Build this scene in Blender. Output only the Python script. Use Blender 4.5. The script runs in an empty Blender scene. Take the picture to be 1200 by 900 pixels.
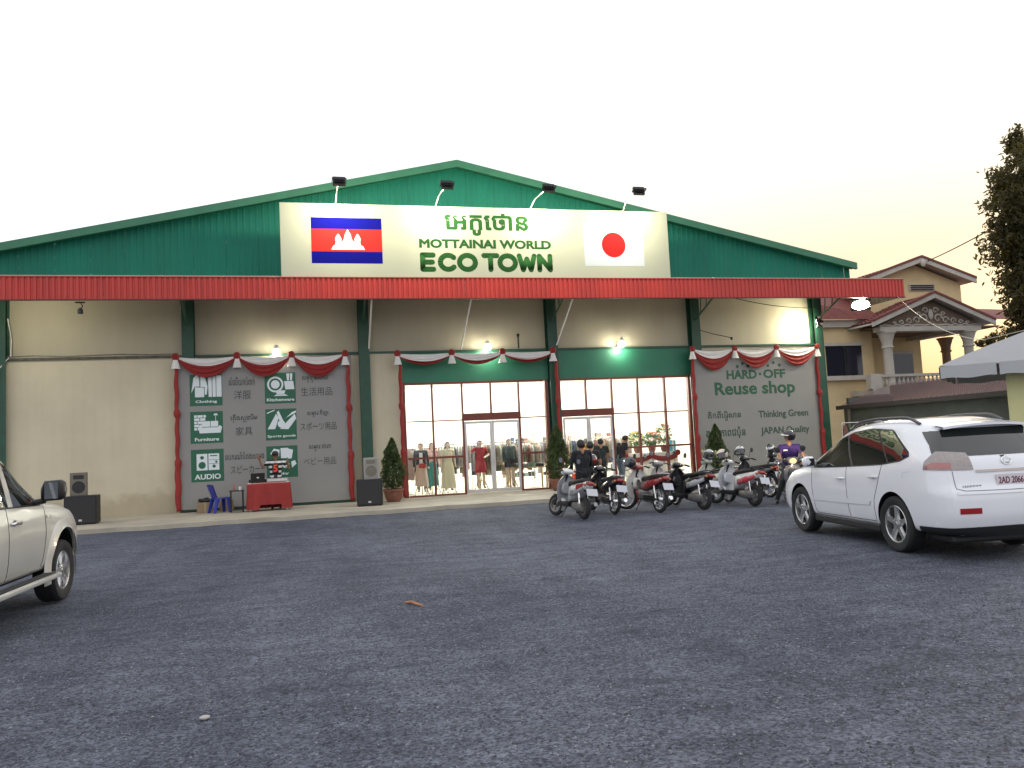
import bpy, bmesh, math, random
from math import sin, cos, pi, radians as R
from mathutils import Vector, Matrix
from mathutils.bvhtree import BVHTree
import numpy as np
random.seed(7)
scene = bpy.context.scene
col = scene.collection

# ------------------------------------------------------------------ camera, sky, sun, exposure
def cam_basis(yaw, pit, rol):
    f = Vector((-sin(yaw)*cos(pit), cos(yaw)*cos(pit), sin(pit)))
    r = Vector((cos(yaw), sin(yaw), 0)); u = r.cross(f)
    return r*cos(rol)+u*sin(rol), -r*sin(rol)+u*cos(rol), f
cr, cu, cf = cam_basis(R(-14.36), R(4.31), R(-2.84))
cam_d = bpy.data.cameras.new('camera'); cam = bpy.data.objects.new('camera', cam_d); col.objects.link(cam)
M = Matrix.Identity(4)
for i in range(3):
    M[i][0] = cr[i]; M[i][1] = cu[i]; M[i][2] = -cf[i]
M[0][3], M[1][3], M[2][3] = 0, -27.0, 1.7
cam.matrix_world = M
cam_d.sensor_fit = 'HORIZONTAL'; cam_d.sensor_width = 36; cam_d.lens = 36*940/1200
cam_d.clip_start = 0.1; cam_d.clip_end = 3000
scene.camera = cam

SUN_AZ = 60.0
SUN_EL = 3.0
world = bpy.data.worlds.new('World'); scene.world = world; world.use_nodes = True
wn = world.node_tree.nodes; wl = world.node_tree.links
bg = wn['Background']; sky = wn.new('ShaderNodeTexSky'); sky.sky_type = 'NISHITA'; sky.sun_disc = False
sky.sun_elevation = R(SUN_EL); sky.sun_rotation = R(SUN_AZ); sky.altitude = 10
sky.air_density = 0.45; sky.dust_density = 5.0; sky.ozone_density = 1.0
# thin bright evening haze in front of the Nishita sky: nearly even white, warmer toward the horizon all round
tcw = wn.new('ShaderNodeTexCoord'); sxz = wn.new('ShaderNodeSeparateXYZ'); wl.new(tcw.outputs['Generated'], sxz.inputs[0])
def wmath(op, x, y=None, clamp=False):
    k = wn.new('ShaderNodeMath'); k.operation = op; k.use_clamp = clamp
    for i, v in enumerate((x, y)):
        if v is None: continue
        if isinstance(v, (int, float)): k.inputs[i].default_value = v
        else: wl.new(v, k.inputs[i])
    return k.outputs[0]
dt = wn.new('ShaderNodeVectorMath'); dt.operation = 'DOT_PRODUCT'; wl.new(tcw.outputs['Generated'], dt.inputs[0])
dt.inputs[1].default_value = (sin(R(SUN_AZ)), cos(R(SUN_AZ)), 0.03)
toward = wmath('POWER', wmath('MULTIPLY', wmath('ADD', dt.outputs['Value'], -.35), 1/.65, True), 1.0)      # glow round the set sun
low = wmath('SUBTRACT', 1.0, wmath('MULTIPLY', sxz.outputs[2], 1/.50, True), True)
glow = wmath('MULTIPLY', wmath('POWER', low, 1.5), toward, True)
hz = wn.new('ShaderNodeValToRGB'); wl.new(glow, hz.inputs[0]); er = hz.color_ramp.elements
er[0].position = 0.0; er[0].color = (2.10, 2.11, 2.18, 1); er[1].position = .80; er[1].color = (1.48, .96, .44, 1)
for p_, c_ in ((.18, (1.98, 1.90, 1.74, 1)), (.42, (1.62, 1.30, .88, 1))):
    e_ = er.new(p_); e_.color = c_
wmx = wn.new('ShaderNodeMix'); wmx.data_type = 'RGBA'; wmx.inputs[0].default_value = .93
wl.new(sky.outputs[0], wmx.inputs[6]); wl.new(hz.outputs[0], wmx.inputs[7])
wl.new(wmx.outputs[2], bg.inputs[0]); bg.inputs[1].default_value = 0.15
sd = bpy.data.lights.new('sun', 'SUN'); sd.energy = 0.35; sd.angle = R(12); sd.color = (1, .72, .45)
so = bpy.data.objects.new('sun', sd); col.objects.link(so)
sv = Vector((sin(R(SUN_AZ))*cos(R(SUN_EL)), cos(R(SUN_AZ))*cos(R(SUN_EL)), sin(R(SUN_EL))))
so.rotation_euler = sv.to_track_quat('Z', 'Y').to_euler(); so.location = (40, 40, 30)
scene.view_settings.view_transform = 'Standard'; scene.view_settings.look = 'None'
scene.view_settings.gamma = 1; scene.view_settings.use_curve_mapping = False
scene.view_settings.exposure = 2.0
scene.cycles.use_denoising = True
scene.cycles.max_bounces = 8; scene.cycles.transparent_max_bounces = 12
scene.cycles.sample_clamp_indirect = 6

# ------------------------------------------------------------------ materials
MATS = {}
def mat(name, c, rough=.6, metal=0, var=0, vs=4.0, bump=0, bs=60.0, coat=0, em=None, es=0, c2=None, stretch=None, spec=.5, trans=0):
    if name in MATS: return MATS[name]
    m = bpy.data.materials.new(name); m.use_nodes = True; MATS[name] = m
    n = m.node_tree.nodes; l = m.node_tree.links; p = n['Principled BSDF']
    p.inputs['Base Color'].default_value = (*c, 1); p.inputs['Roughness'].default_value = rough
    p.inputs['Metallic'].default_value = metal; p.inputs['Coat Weight'].default_value = coat
    p.inputs['Specular IOR Level'].default_value = spec
    p.inputs['Coat Roughness'].default_value = .05
    if trans:
        p.inputs['Transmission Weight'].default_value = trans
    if em: p.inputs['Emission Color'].default_value = (*em, 1); p.inputs['Emission Strength'].default_value = es
    if var or bump or c2:
        tc = n.new('ShaderNodeTexCoord'); mp = n.new('ShaderNodeMapping'); l.new(tc.outputs['Object'], mp.inputs[0])
        if stretch: mp.inputs['Scale'].default_value = stretch
    if var or c2:
        no = n.new('ShaderNodeTexNoise'); no.inputs['Scale'].default_value = vs; no.inputs['Detail'].default_value = 7; no.inputs['Roughness'].default_value = .62
        l.new(mp.outputs[0], no.inputs[0])
        ra = n.new('ShaderNodeValToRGB'); l.new(no.outputs[0], ra.inputs[0])
        d = c2 if c2 else tuple(x*(1-var) for x in c)
        ra.color_ramp.elements[0].position = .33; ra.color_ramp.elements[1].position = .67
        ra.color_ramp.elements[0].color = (*d, 1); ra.color_ramp.elements[1].color = (*[min(1, x*(1+var*.5)) for x in c], 1)
        l.new(ra.outputs[0], p.inputs['Base Color'])
        mr = n.new('ShaderNodeMapRange'); l.new(no.outputs[0], mr.inputs[0]); mr.inputs[3].default_value = max(.02, rough-.08); mr.inputs[4].default_value = min(1, rough+.08)
        l.new(mr.outputs[0], p.inputs['Roughness'])
    if bump:
        nb = n.new('ShaderNodeTexNoise'); nb.inputs['Scale'].default_value = bs; nb.inputs['Detail'].default_value = 4; l.new(mp.outputs[0], nb.inputs[0])
        b = n.new('ShaderNodeBump'); b.inputs['Strength'].default_value = bump; b.inputs['Distance'].default_value = .02
        l.new(nb.outputs[0], b.inputs['Height']); l.new(b.outputs[0], p.inputs['Normal'])
    return m
def emis(name, c, s):
    if name in MATS: return MATS[name]
    m = bpy.data.materials.new(name); m.use_nodes = True; MATS[name] = m
    n = m.node_tree.nodes; n.remove(n['Principled BSDF']); e = n.new('ShaderNodeEmission')
    e.inputs[0].default_value = (*c, 1); e.inputs[1].default_value = s
    m.node_tree.links.new(e.outputs[0], n['Material Output'].inputs[0]); return m
def glassmat(name, tint=(1, 1, 1), ior=1.45):
    m = bpy.data.materials.new(name); m.use_nodes = True; MATS[name] = m
    n = m.node_tree.nodes; l = m.node_tree.links; n.remove(n['Principled BSDF'])
    t = n.new('ShaderNodeBsdfTransparent'); t.inputs[0].default_value = (*tint, 1)
    g = n.new('ShaderNodeBsdfGlossy'); g.inputs['Roughness'].default_value = .01
    f = n.new('ShaderNodeFresnel'); f.inputs[0].default_value = ior; mx = n.new('ShaderNodeMixShader')
    l.new(f.outputs[0], mx.inputs[0]); l.new(t.outputs[0], mx.inputs[1]); l.new(g.outputs[0], mx.inputs[2])
    l.new(mx.outputs[0], n['Material Output'].inputs[0]); return m
GLASS = glassmat('window_glass', (.96, .98, .97))
m_beige = mat('beige_render', (.60, .54, .40), .75, var=.10, vs=.55, bump=.12, bs=25)
def weather(m):
    n = m.node_tree.nodes; l = m.node_tree.links; p = n['Principled BSDF']; src = p.inputs['Base Color'].links[0].from_socket
    tc = n.new('ShaderNodeTexCoord'); mp = n.new('ShaderNodeMapping'); mp.inputs['Scale'].default_value = (4, 4, .18); l.new(tc.outputs['Object'], mp.inputs[0])
    a = n.new('ShaderNodeTexNoise'); a.inputs['Scale'].default_value = 1.6; a.inputs['Detail'].default_value = 6; l.new(mp.outputs[0], a.inputs[0])
    r = n.new('ShaderNodeValToRGB'); r.color_ramp.elements[0].position = .36; r.color_ramp.elements[1].position = .55; r.color_ramp.elements[0].color = (.80, .78, .74, 1); r.color_ramp.elements[1].color = (1, 1, 1, 1); l.new(a.outputs[0], r.inputs[0])
    s = n.new('ShaderNodeSeparateXYZ'); l.new(tc.outputs['Object'], s.inputs[0]); b = n.new('ShaderNodeTexNoise'); b.inputs['Scale'].default_value = 2.5; b.inputs['Detail'].default_value = 8; l.new(tc.outputs['Object'], b.inputs[0])
    k = n.new('ShaderNodeMath'); k.operation = 'MULTIPLY_ADD'; l.new(b.outputs[0], k.inputs[0]); k.inputs[1].default_value = -1.1; l.new(s.outputs[2], k.inputs[2])
    d = n.new('ShaderNodeValToRGB'); d.color_ramp.elements[0].position = -.0; d.color_ramp.elements[1].position = .30; d.color_ramp.elements[0].color = (.62, .57, .50, 1); d.color_ramp.elements[1].color = (1, 1, 1, 1); l.new(k.outputs[0], d.inputs[0])
    for q in (r, d):
        x = n.new('ShaderNodeMix'); x.data_type = 'RGBA'; x.blend_type = 'MULTIPLY'; x.inputs[0].default_value = .12 if q is r else .6; l.new(src, x.inputs[6]); l.new(q.outputs[0], x.inputs[7]); src = x.outputs[2]
    l.new(src, p.inputs['Base Color'])
weather(m_beige)
m_beige2 = mat('beige_panel', (.50, .45, .33), .7, var=.10, vs=.8, bump=.05, bs=14, stretch=(1, 1, .25))
m_green = mat('green_steel', (.018, .075, .045), .45, var=.25, vs=3)
m_sheet = mat('green_sheet', (.011, .165, .11), .55, spec=.2, var=.16, vs=.7, stretch=(1, 1, .3))
m_trim = mat('green_trim', (.03, .17, .09), .45, var=.15, vs=2)
m_red = mat('red_sheet', (.53, .042, .03), .42, var=.16, vs=1.2, stretch=(1, 1, .4))
m_deck = mat('canopy_deck', (.42, .40, .34), .6, var=.2, vs=1.5)
m_roof = mat('roof_metal', (.05, .2, .13), .5, var=.2, vs=1)
m_conc = mat('concrete', (.44, .40, .32), .85, var=.22, vs=.9, bump=.2, bs=60)
m_maroon = mat('maroon_frame', (.17, .035, .022), .45, var=.2, vs=5)
m_alu = mat('aluminium', (.62, .60, .58), .35, .6, var=.1)
m_white = mat('white_paint', (.78, .77, .74), .6, var=.06, vs=3)
m_interior = mat('interior_white', (.82, .80, .75), .8, var=.04, vs=1)
m_tile = mat('interior_tile', (.70, .66, .55), .25, var=.08, vs=2)
m_black = mat('black_plastic', (.012, .012, .013), .45, var=.2, vs=9)
m_rubber = mat('rubber', (.018, .018, .019), .75, var=.35, vs=14, bump=.2, bs=90)
m_chrome = mat('chrome', (.75, .75, .76), .15, 1)
m_steel = mat('grey_steel', (.32, .32, .32), .4, .8, var=.25, vs=12)
m_darksteel = mat('dark_steel', (.05, .05, .05), .45, .7, var=.3, vs=12)
m_cloth_red = mat('red_cloth', (.28, .020, .017), .7, var=.15, vs=6)
m_cloth_white = mat('white_cloth', (.78, .76, .73), .8, var=.05, vs=5)
m_vinyl = mat('vinyl_grey_white', (.27, .265, .255), .5, var=.05, vs=.7)
m_vgreen = mat('print_green', (.015, .115, .06), .5)
m_ink = mat('print_dark_green', (.02, .10, .05), .5)
m_inkgrey = mat('print_grey', (.05, .06, .055), .5)
m_vwhite = mat('print_white', (.72, .78, .80), .5)
m_skin = mat('skin', (.32, .17, .10), .55, var=.1, vs=8)
m_hair = mat('hair', (.010, .008, .007), .5)

# ------------------------------------------------------------------ mesh builder
class MB:
    def __init__(s): s.v = []; s.f = []; s.m = []
    def add(s, vs, fs, mi=0):
        o = len(s.v); s.v += [tuple(v) for v in vs]; s.f += [tuple(i+o for i in f) for f in fs]; s.m += [mi]*len(fs); return s
    def box(s, x0, x1, y0, y1, z0, z1, mi=0):
        return s.add([(x0,y0,z0),(x1,y0,z0),(x1,y1,z0),(x0,y1,z0),(x0,y0,z1),(x1,y0,z1),(x1,y1,z1),(x0,y1,z1)],
                     [(0,3,2,1),(4,5,6,7),(0,1,5,4),(1,2,6,5),(2,3,7,6),(3,0,4,7)], mi)
    def obox(s, c, size, mtx, mi=0):
        c = Vector(c); h = [x/2 for x in size]
        vs = [c + mtx @ Vector((sx*h[0], sy*h[1], sz*h[2])) for sz in (-1,1) for sx, sy in ((-1,-1),(1,-1),(1,1),(-1,1))]
        return s.add(vs, [(0,3,2,1),(4,5,6,7),(0,1,5,4),(1,2,6,5),(2,3,7,6),(3,0,4,7)], mi)
    def rings(s, rings, closed=True, caps=True, mi=0):
        n = len(rings[0]); vs = [p for r in rings for p in r]; fs = []
        for i in range(len(rings)-1):
            for j in range(n if closed else n-1):
                k = (j+1) % n; fs.append((i*n+j, i*n+k, (i+1)*n+k, (i+1)*n+j))
        if caps and closed:
            fs.append(tuple(reversed(range(n)))); fs.append(tuple((len(rings)-1)*n+j for j in range(n)))
        return s.add(vs, fs, mi)
    def tube(s, path, r, n=8, caps=True, mi=0, flat=None):
        P = [Vector(p) for p in path]; rs = r if isinstance(r, (list, tuple)) else [r]*len(P)
        rings = []; prev = None
        for i, p in enumerate(P):
            t = (P[min(i+1, len(P)-1)]-P[max(i-1, 0)]).normalized()
            if prev is None:
                a = Vector((0,0,1)) if abs(t.z) < .9 else Vector((1,0,0)); u = t.cross(a).normalized()
            else:
                u = (prev - t*prev.dot(t)); u = u.normalized() if u.length > 1e-6 else t.orthogonal().normalized()
            prev = u; w = t.cross(u)
            rings.append([p + (u*cos(2*pi*j/n)+w*sin(2*pi*j/n))*rs[i] for j in range(n)])
        return s.rings(rings, True, caps, mi)
    def lathe(s, prof, n=16, c=(0,0,0), axis='z', mi=0, caps=True):
        rings = []
        for r, h in prof:
            ring = []
            for j in range(n):
                a = 2*pi*j/n; x, y = r*cos(a), r*sin(a)
                q = (x, y, h) if axis == 'z' else ((h, x, y) if axis == 'x' else (y, h, x))
                ring.append((q[0]+c[0], q[1]+c[1], q[2]+c[2]))
            rings.append(ring)
        return s.rings(rings, True, caps, mi)
    def torus(s, c, R_, r, axis='x', n=24, k=8, mi=0, sq=1.0):
        rings = []
        for j in range(k+1):
            b = 2*pi*j/k; rings.append((R_+r*cos(b), r*sin(b)*sq))
        return s.lathe(rings, n, c, axis, mi, caps=False)
    def ell(s, c, rx, ry, rz, n=14, m=9, mi=0, z0=-1, z1=1):
        rings = []
        for i in range(m+1):
            t = z0+(z1-z0)*i/m; ph = math.asin(max(-1, min(1, t))) if False else (-pi/2*(-z0) + (pi/2*z1+pi/2*(-z0))*i/m)
            rr = max(1e-3, cos(ph)); rings.append([(c[0]+rx*rr*cos(2*pi*j/n), c[1]+ry*rr*sin(2*pi*j/n), c[2]+rz*sin(ph)) for j in range(n)])
        return s.rings(rings, True, True, mi)
    def prism(s, poly, d0, d1, plane='xz', mi=0):
        def P(a, b, d): return (a, d, b) if plane == 'xz' else ((a, b, d) if plane == 'xy' else (d, a, b))
        n = len(poly); vs = [P(a, b, d0) for a, b in poly]+[P(a, b, d1) for a, b in poly]
        fs = [tuple(range(n)), tuple(reversed(range(n, 2*n)))]+[(j, n+j, n+(j+1) % n, (j+1) % n) for j in range(n)]
        return s.add(vs, fs, mi)
    def grid(s, fn, nu, nv, mi=0):
        vs = [fn(i/nu, j/nv) for i in range(nu+1) for j in range(nv+1)]
        fs = [(i*(nv+1)+j, (i+1)*(nv+1)+j, (i+1)*(nv+1)+j+1, i*(nv+1)+j+1) for i in range(nu) for j in range(nv)]
        return s.add(vs, fs, mi)
    def sup(s, secs, n=16, mi=0, axis='y'):
        """superellipse loft along y: (y, xc, zc, hx, hz, e)"""
        rings = []
        for y, xc, zc, hx, hz, e in secs:
            ring = []
            for j in range(n):
                a = 2*pi*j/n; ca, sa = cos(a), sin(a)
                px = xc+hx*math.copysign(abs(ca)**(2/e), ca); pz = zc+hz*math.copysign(abs(sa)**(2/e), sa)
                ring.append((px, y, pz) if axis == 'y' else (px, pz, y))
            rings.append(ring)
        return s.rings(rings, True, True, mi)
    def mesh(s, name, mats, smooth=False, off=None, fix=True):
        me = bpy.data.meshes.new(name)
        vs = s.v if off is None else [(a-off[0], b-off[1], c-off[2]) for a, b, c in s.v]
        me.from_pydata(vs, [], s.f)
        for m in (mats if isinstance(mats, (list, tuple)) else [mats]): me.materials.append(m)
        if any(s.m): me.polygons.foreach_set('material_index', s.m)
        if fix:
            bm = bmesh.new(); bm.from_mesh(me); bmesh.ops.recalc_face_normals(bm, faces=bm.faces); bm.to_mesh(me); bm.free()
        if smooth:
            me.polygons.foreach_set('use_smooth', [True]*len(me.polygons))
            if smooth != 'all': me.set_sharp_from_angle(angle=R(40))
        me.update(); return me
def ob(name, mb, mats, parent=None, smooth=False, world=False, bevel=0, fix=True):
    off = None
    if parent is not None and world:
        q = parent
        off = Vector((0,0,0))
        while q is not None: off += q.location; q = q.parent
    me = mb if isinstance(mb, bpy.types.Mesh) else mb.mesh(name, mats, smooth, off, fix)
    o = bpy.data.objects.new(name, me); col.objects.link(o)
    if parent is not None: o.parent = parent
    if bevel:
        b = o.modifiers.new('bevel', 'BEVEL'); b.width = bevel; b.segments = 2; b.limit_method = 'ANGLE'
    return o
def thing(name, label, cat, loc=(0,0,0), rz=0, group=None):
    o = bpy.data.objects.new(name, None); col.objects.link(o); o.location = loc; o.rotation_euler = (0, 0, rz)
    o.empty_display_size = .2
    return tag(o, label, cat, group)
def tag(o, label, cat, group=None):
    o['label'] = label; o['category'] = cat
    if group: o['group'] = group
    return o
def struct(o, label=None):
    o['kind'] = 'structure'
    if label: o['label'] = label
    return o
def B(*a): return MB().box(*a)
# lettering -----------------------------------------------------------------
def text_mesh(body, ext=.01, bold=0.0, subs=()):
    """flat lettering in XY, returned as (verts, faces); subs = [(char index, subscript char)] small letters hung below"""
    def ev(b, e, bo):
        c = bpy.data.curves.new('lettering', 'FONT'); c.body = b; c.size = 1; c.extrude = e; c.resolution_u = 3
        if bo: c.bevel_depth = bo; c.bevel_resolution = 1
        o = bpy.data.objects.new('lettering', c); col.objects.link(o); bpy.context.view_layer.update()
        me = o.evaluated_get(bpy.context.evaluated_depsgraph_get()).to_mesh()
        vs = [tuple(v.co) for v in me.vertices]; fs = [tuple(p.vertices) for p in me.polygons]
        bpy.data.objects.remove(o); bpy.data.curves.remove(c); return vs, fs
    vs, fs = ev(body, ext, bold)
    for i, ch in subs:
        pv, _ = ev(body[:i+1], 0, 0); x = max(p[0] for p in pv) if pv else 0
        sv_, sf = ev(ch, ext, bold); o = len(vs)
        vs += [(x-.42+p[0]*.62, -.42+p[1]*.55, p[2]) for p in sv_]; fs += [tuple(k+o for k in f) for f in sf]
    return vs, fs
def lettering(body, x0, x1, z0, z1, y, m, parent, bold=0.0, subs=(), name='lettering', thick=.006, label=None, world=True):
    vs, fs = text_mesh(body, .01, bold, subs)
    ax, bx = min(v[0] for v in vs), max(v[0] for v in vs); az, bz = min(v[1] for v in vs), max(v[1] for v in vs)
    zz = max(1e-6, max(v[2] for v in vs))
    b = MB(); b.add([(x0+(v[0]-ax)/(bx-ax)*(x1-x0), y-v[2]/zz*thick, z0+(v[1]-az)/(bz-az)*(z1-z0)) for v in vs], fs)
    o = ob(name, b, m, parent, world=world)
    if label: o['label'] = label
    return o
# ------------------------------------------------------------------ ground
def ground_material():
    m = bpy.data.materials.new('gravel'); m.use_nodes = True; n = m.node_tree.nodes; l = m.node_tree.links; p = n['Principled BSDF']
    p.inputs['Roughness'].default_value = .9; p.inputs['Specular IOR Level'].default_value = .25
    tc = n.new('ShaderNodeTexCoord')
    def noise(sc, det=6, ro=.6, st=None):
        x = n.new('ShaderNodeTexNoise'); x.inputs['Scale'].default_value = sc; x.inputs['Detail'].default_value = det; x.inputs['Roughness'].default_value = ro
        mp = n.new('ShaderNodeMapping'); l.new(tc.outputs['Object'], mp.inputs[0])
        if st: mp.inputs['Scale'].default_value = st
        l.new(mp.outputs[0], x.inputs[0]); return x
    def ramp(src, a, b, p0=.35, p1=.65):
        r = n.new('ShaderNodeValToRGB'); r.color_ramp.elements[0].position = p0; r.color_ramp.elements[1].position = p1
        r.color_ramp.elements[0].color = (*a, 1); r.color_ramp.elements[1].color = (*b, 1); l.new(src, r.inputs[0]); return r
    def mul(a, b, f=1.0):
        x = n.new('ShaderNodeMix'); x.data_type = 'RGBA'; x.blend_type = 'MULTIPLY'; x.inputs[0].default_value = f
        l.new(a, x.inputs[6]); l.new(b, x.inputs[7]); return x.outputs[2]
    big = ramp(noise(.35, 5, .6, (1, .5, 1)).outputs[0], (.066, .076, .102), (.108, .121, .155))
    mid = ramp(noise(2.2, 8, .7, (.55, 1.5, 1)).outputs[0], (.55, .56, .58), (1.15, 1.14, 1.12), .3, .60)
    vo = n.new('ShaderNodeTexVoronoi'); vo.inputs['Scale'].default_value = 58; l.new(tc.outputs['Object'], vo.inputs[0])
    hs = n.new('ShaderNodeSeparateColor'); l.new(vo.outputs['Color'], hs.inputs[0])
    pc = ramp(hs.outputs[0], (.40, .40, .41), (1.60, 1.58, 1.55), 0, 1)
    vo2 = n.new('ShaderNodeTexVoronoi'); vo2.inputs['Scale'].default_value = 28; l.new(tc.outputs['Object'], vo2.inputs[0])
    hs2 = n.new('ShaderNodeSeparateColor'); l.new(vo2.outputs['Color'], hs2.inputs[0])
    pc2 = ramp(hs2.outputs[1], (.8, .8, .8), (1.18, 1.18, 1.2), 0, 1)
    tn = noise(1.0, 6, .65, (1.6, .22, 1)); tn.inputs['Distortion'].default_value = .6; trk = ramp(tn.outputs[0], (.88, .88, .89), (1.05, 1.05, 1.04), .36, .60)   # worn wheel paths
    l.new(mul(mul(mul(mul(big.outputs[0], mid.outputs[0]), pc.outputs[0]), pc2.outputs[0]), trk.outputs[0]), p.inputs['Base Color'])
    ad = n.new('ShaderNodeMath'); ad.operation = 'MULTIPLY_ADD'; l.new(vo.outputs['Distance'], ad.inputs[0]); ad.inputs[1].default_value = -.6
    nn = noise(14, 8, .7); l.new(nn.outputs[0], ad.inputs[2])
    bp = n.new('ShaderNodeBump'); bp.inputs['Strength'].default_value = .55; bp.inputs['Distance'].default_value = .02
    l.new(ad.outputs[0], bp.inputs['Height']); l.new(bp.outputs[0], p.inputs['Normal'])
    return m
m_gravel = ground_material()
def hnoise(x, y):
    v = (sin(x*.9+.7*sin(y*.6))*cos(y*1.1+.5*sin(x*.5))*.022 + sin(x*2.3+y*1.7)*sin(y*2.9-x*.8)*.009)
    return v
xs_ = [-900, -300, -100, -40, -20] + [-12+i*.35 for i in range(83)] + [20, 28, 45, 100, 300, 900]
ys_ = [-300, -100, -45, -32] + [-28+i*.35 for i in range(64)] + [-5, -4, 0, 12, 40, 100, 300, 1500]
g = MB(); W_ = len(ys_)
def gz(x, y):
    k = 1 if (-12 <= x <= 17 and -28 <= y <= -5.3) else 0
    return hnoise(x, y)*k - .012
g.add([(x, y, gz(x, y)) for x in xs_ for y in ys_], [(i*W_+j, (i+1)*W_+j, (i+1)*W_+j+1, i*W_+j+1) for i in range(len(xs_)-1) for j in range(W_-1)])
struct(ob('ground', g, m_gravel, smooth='all'), 'grey compacted gravel forecourt of the shop')
# loose stones lying on the forecourt (uncountable)
rng = np.random.default_rng(3)
def stones(N, dmin, dmax, smin, smax):
    d = dmin+(dmax-dmin)*rng.random(N)**.8; a = rng.uniform(-.62, .62, N)+R(14.36)
    x = np.sin(a)*d; y = -27+np.cos(a)*d; s = smin+(smax-smin)*rng.random(N)**2.5
    base = np.array([(1,0,0),(0,1,0),(-1,0,0),(0,-1,0),(0,0,.7),(.2,.1,-.5)])
    fc = np.array([(0,1,4),(1,2,4),(2,3,4),(3,0,4)])
    ang = rng.uniform(0, 6.28, N); V = np.repeat(base[None], N, 0)*(1+rng.uniform(-.35, .35, (N, 6, 1)))
    X = V[:, :, 0]*np.cos(ang)[:, None]-V[:, :, 1]*np.sin(ang)[:, None]; Y = V[:, :, 0]*np.sin(ang)[:, None]+V[:, :, 1]*np.cos(ang)[:, None]
    P = np.stack([X*s[:, None]+x[:, None], Y*s[:, None]+y[:, None], V[:, :, 2]*s[:, None]], 2)
    P[:, :, 2] += np.array([gz(a_, b_) for a_, b_ in zip(x, y)])[:, None]
    Fc = (fc[None]+(np.arange(N)*6)[:, None, None])
    return P.reshape(-1, 3), Fc.reshape(-1, 3)
for nm, args, cc in (('gravel_stones', (20000, 2.6, 12, .004, .013), (.115, .125, .145)), ('gravel_stones', (6000, 2.6, 11, .004, .012), (.25, .255, .27)), ('gravel_stones', (11000, 2.6, 11, .004, .013), (.045, .05, .06))):
    P, Fc = stones(*args); me = bpy.data.meshes.new(nm); me.from_pydata(P.tolist(), [], Fc.tolist())
    me.materials.append(mat('stone_%.2f' % cc[0], cc, .9, var=.3, vs=30)); o = ob(nm, me, None); o['kind'] = 'stuff'; o['label'] = 'small loose stones scattered over the gravel forecourt'
# concrete apron with a worn front edge
ap = MB(); n_ = 130; pts = []
for i in range(n_+1):
    x = -15+36.2*i/n_; pts.append((x, -4.72-.012*x+.07*sin(x*2.1)+.05*sin(x*5.3+1)+.04*random.uniform(-1, 1)))
ap.prism(pts+[(21.2, .3), (-15, .3)], -.1, .10, 'xy')
struct(ob('apron', ap, m_conc), 'pale concrete apron in front of the shop')

# ------------------------------------------------------------------ shop building
shop = thing('shop_building', 'big shop hall with green gable, red canopy fascia and lit glass front', 'building', (5.24, 0, 0))
def S(name, mb, m, parent=shop, **k): return ob(name, mb, m, parent, world=True, **k)
XL, XR, XA, ZA, SL = -10.45, 20.9, 5.24, 11.55, .222
def zr(x): return ZA-abs(x-XA)*SL
# walls
wl_ = lambda *a: S('wall', B(*a), m_beige)
S('upper_wall', B(XL+.1, 19.3, .10, .32, 5.02, 7.3), m_beige2)
wl_(XL+.1, -3.78, -.06, .3, .10, 4.95); wl_(-3.42, 1.69, .02, .3, .10, 4.95); wl_(2.03, 3.02, -.06, .3, .10, 4.95)
wl_(14.11, 19.3, -.02, .3, .10, 4.95)
S('wall', B(XL, XL+.2, .33, 30, 0, 8.1), m_beige2); S('wall', B(19.1, 19.3, .33, 30, 0, 8.1), m_beige2); S('wall', B(XL, 19.3, 29.8, 30, 0, 8.1), m_beige2)
S('ledge', B(XL+.1, -3.80, -.13, .1, 4.95, 5.02), mat('dirty_ledge', (.12, .12, .09), .8, var=.5, vs=6))
S('ledge', B(-3.40, 19.3, -.10, .1, 4.953, 5.02), m_green)
S('plinth', B(-3.9, 1.40, -.30, .02, .10, .24), m_green)
S('plinth', B(14.15, 18.9, -.30, -.02, .10, .24), m_green)
cg = mat('green_lintel', (.025, .17, .10), .5, var=.12, vs=1.5)
S('lintel', B(3.02, 8.24, -.04, .3, 3.93, 4.953), cg); S('lintel', B(8.56, 13.78, -.04, .3, 3.93, 4.953), cg)
# columns (H sections: two flanges and a web)
for x in (-8.87, -3.6, 1.86, 8.40, 13.94, 19.12):
    c = MB(); c.box(x-.175, x+.175, -.27, -.245, .10, 7.0); c.box(x-.175, x+.175, .07, .095, .10, 7.0); c.box(x-.012, x+.012, -.245, .07, .10, 7.0)
    c.box(x-.2, x+.2, -.30, .0, .10, .125)
    S('column', c, m_green)
# gable siding: ribbed sheets one metre wide, cut by the roof line
xg = XL+.05
while xg < XR-.05:
    x1 = min(xg+1.0, XR-.05); b = MB(); prof = []; k = 5; w = (x1-xg)/k
    for i in range(k):
        for dx, dy in ((0, 0), (.55, 0), (.65, -.012), (.9, -.012)): prof.append((xg+(i+dx)*w, dy))
    prof.append((x1-.004, 0))
    vs = [(x, -.05+dy, 6.9) for x, dy in prof]+[(x, -.05+dy, zr(x)-.06) for x, dy in prof]; n = len(prof)
    b.add(vs, [(i, i+1, n+i+1, n+i) for i in range(n-1)])
    S('siding_sheet', b, m_sheet); xg = x1
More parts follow.
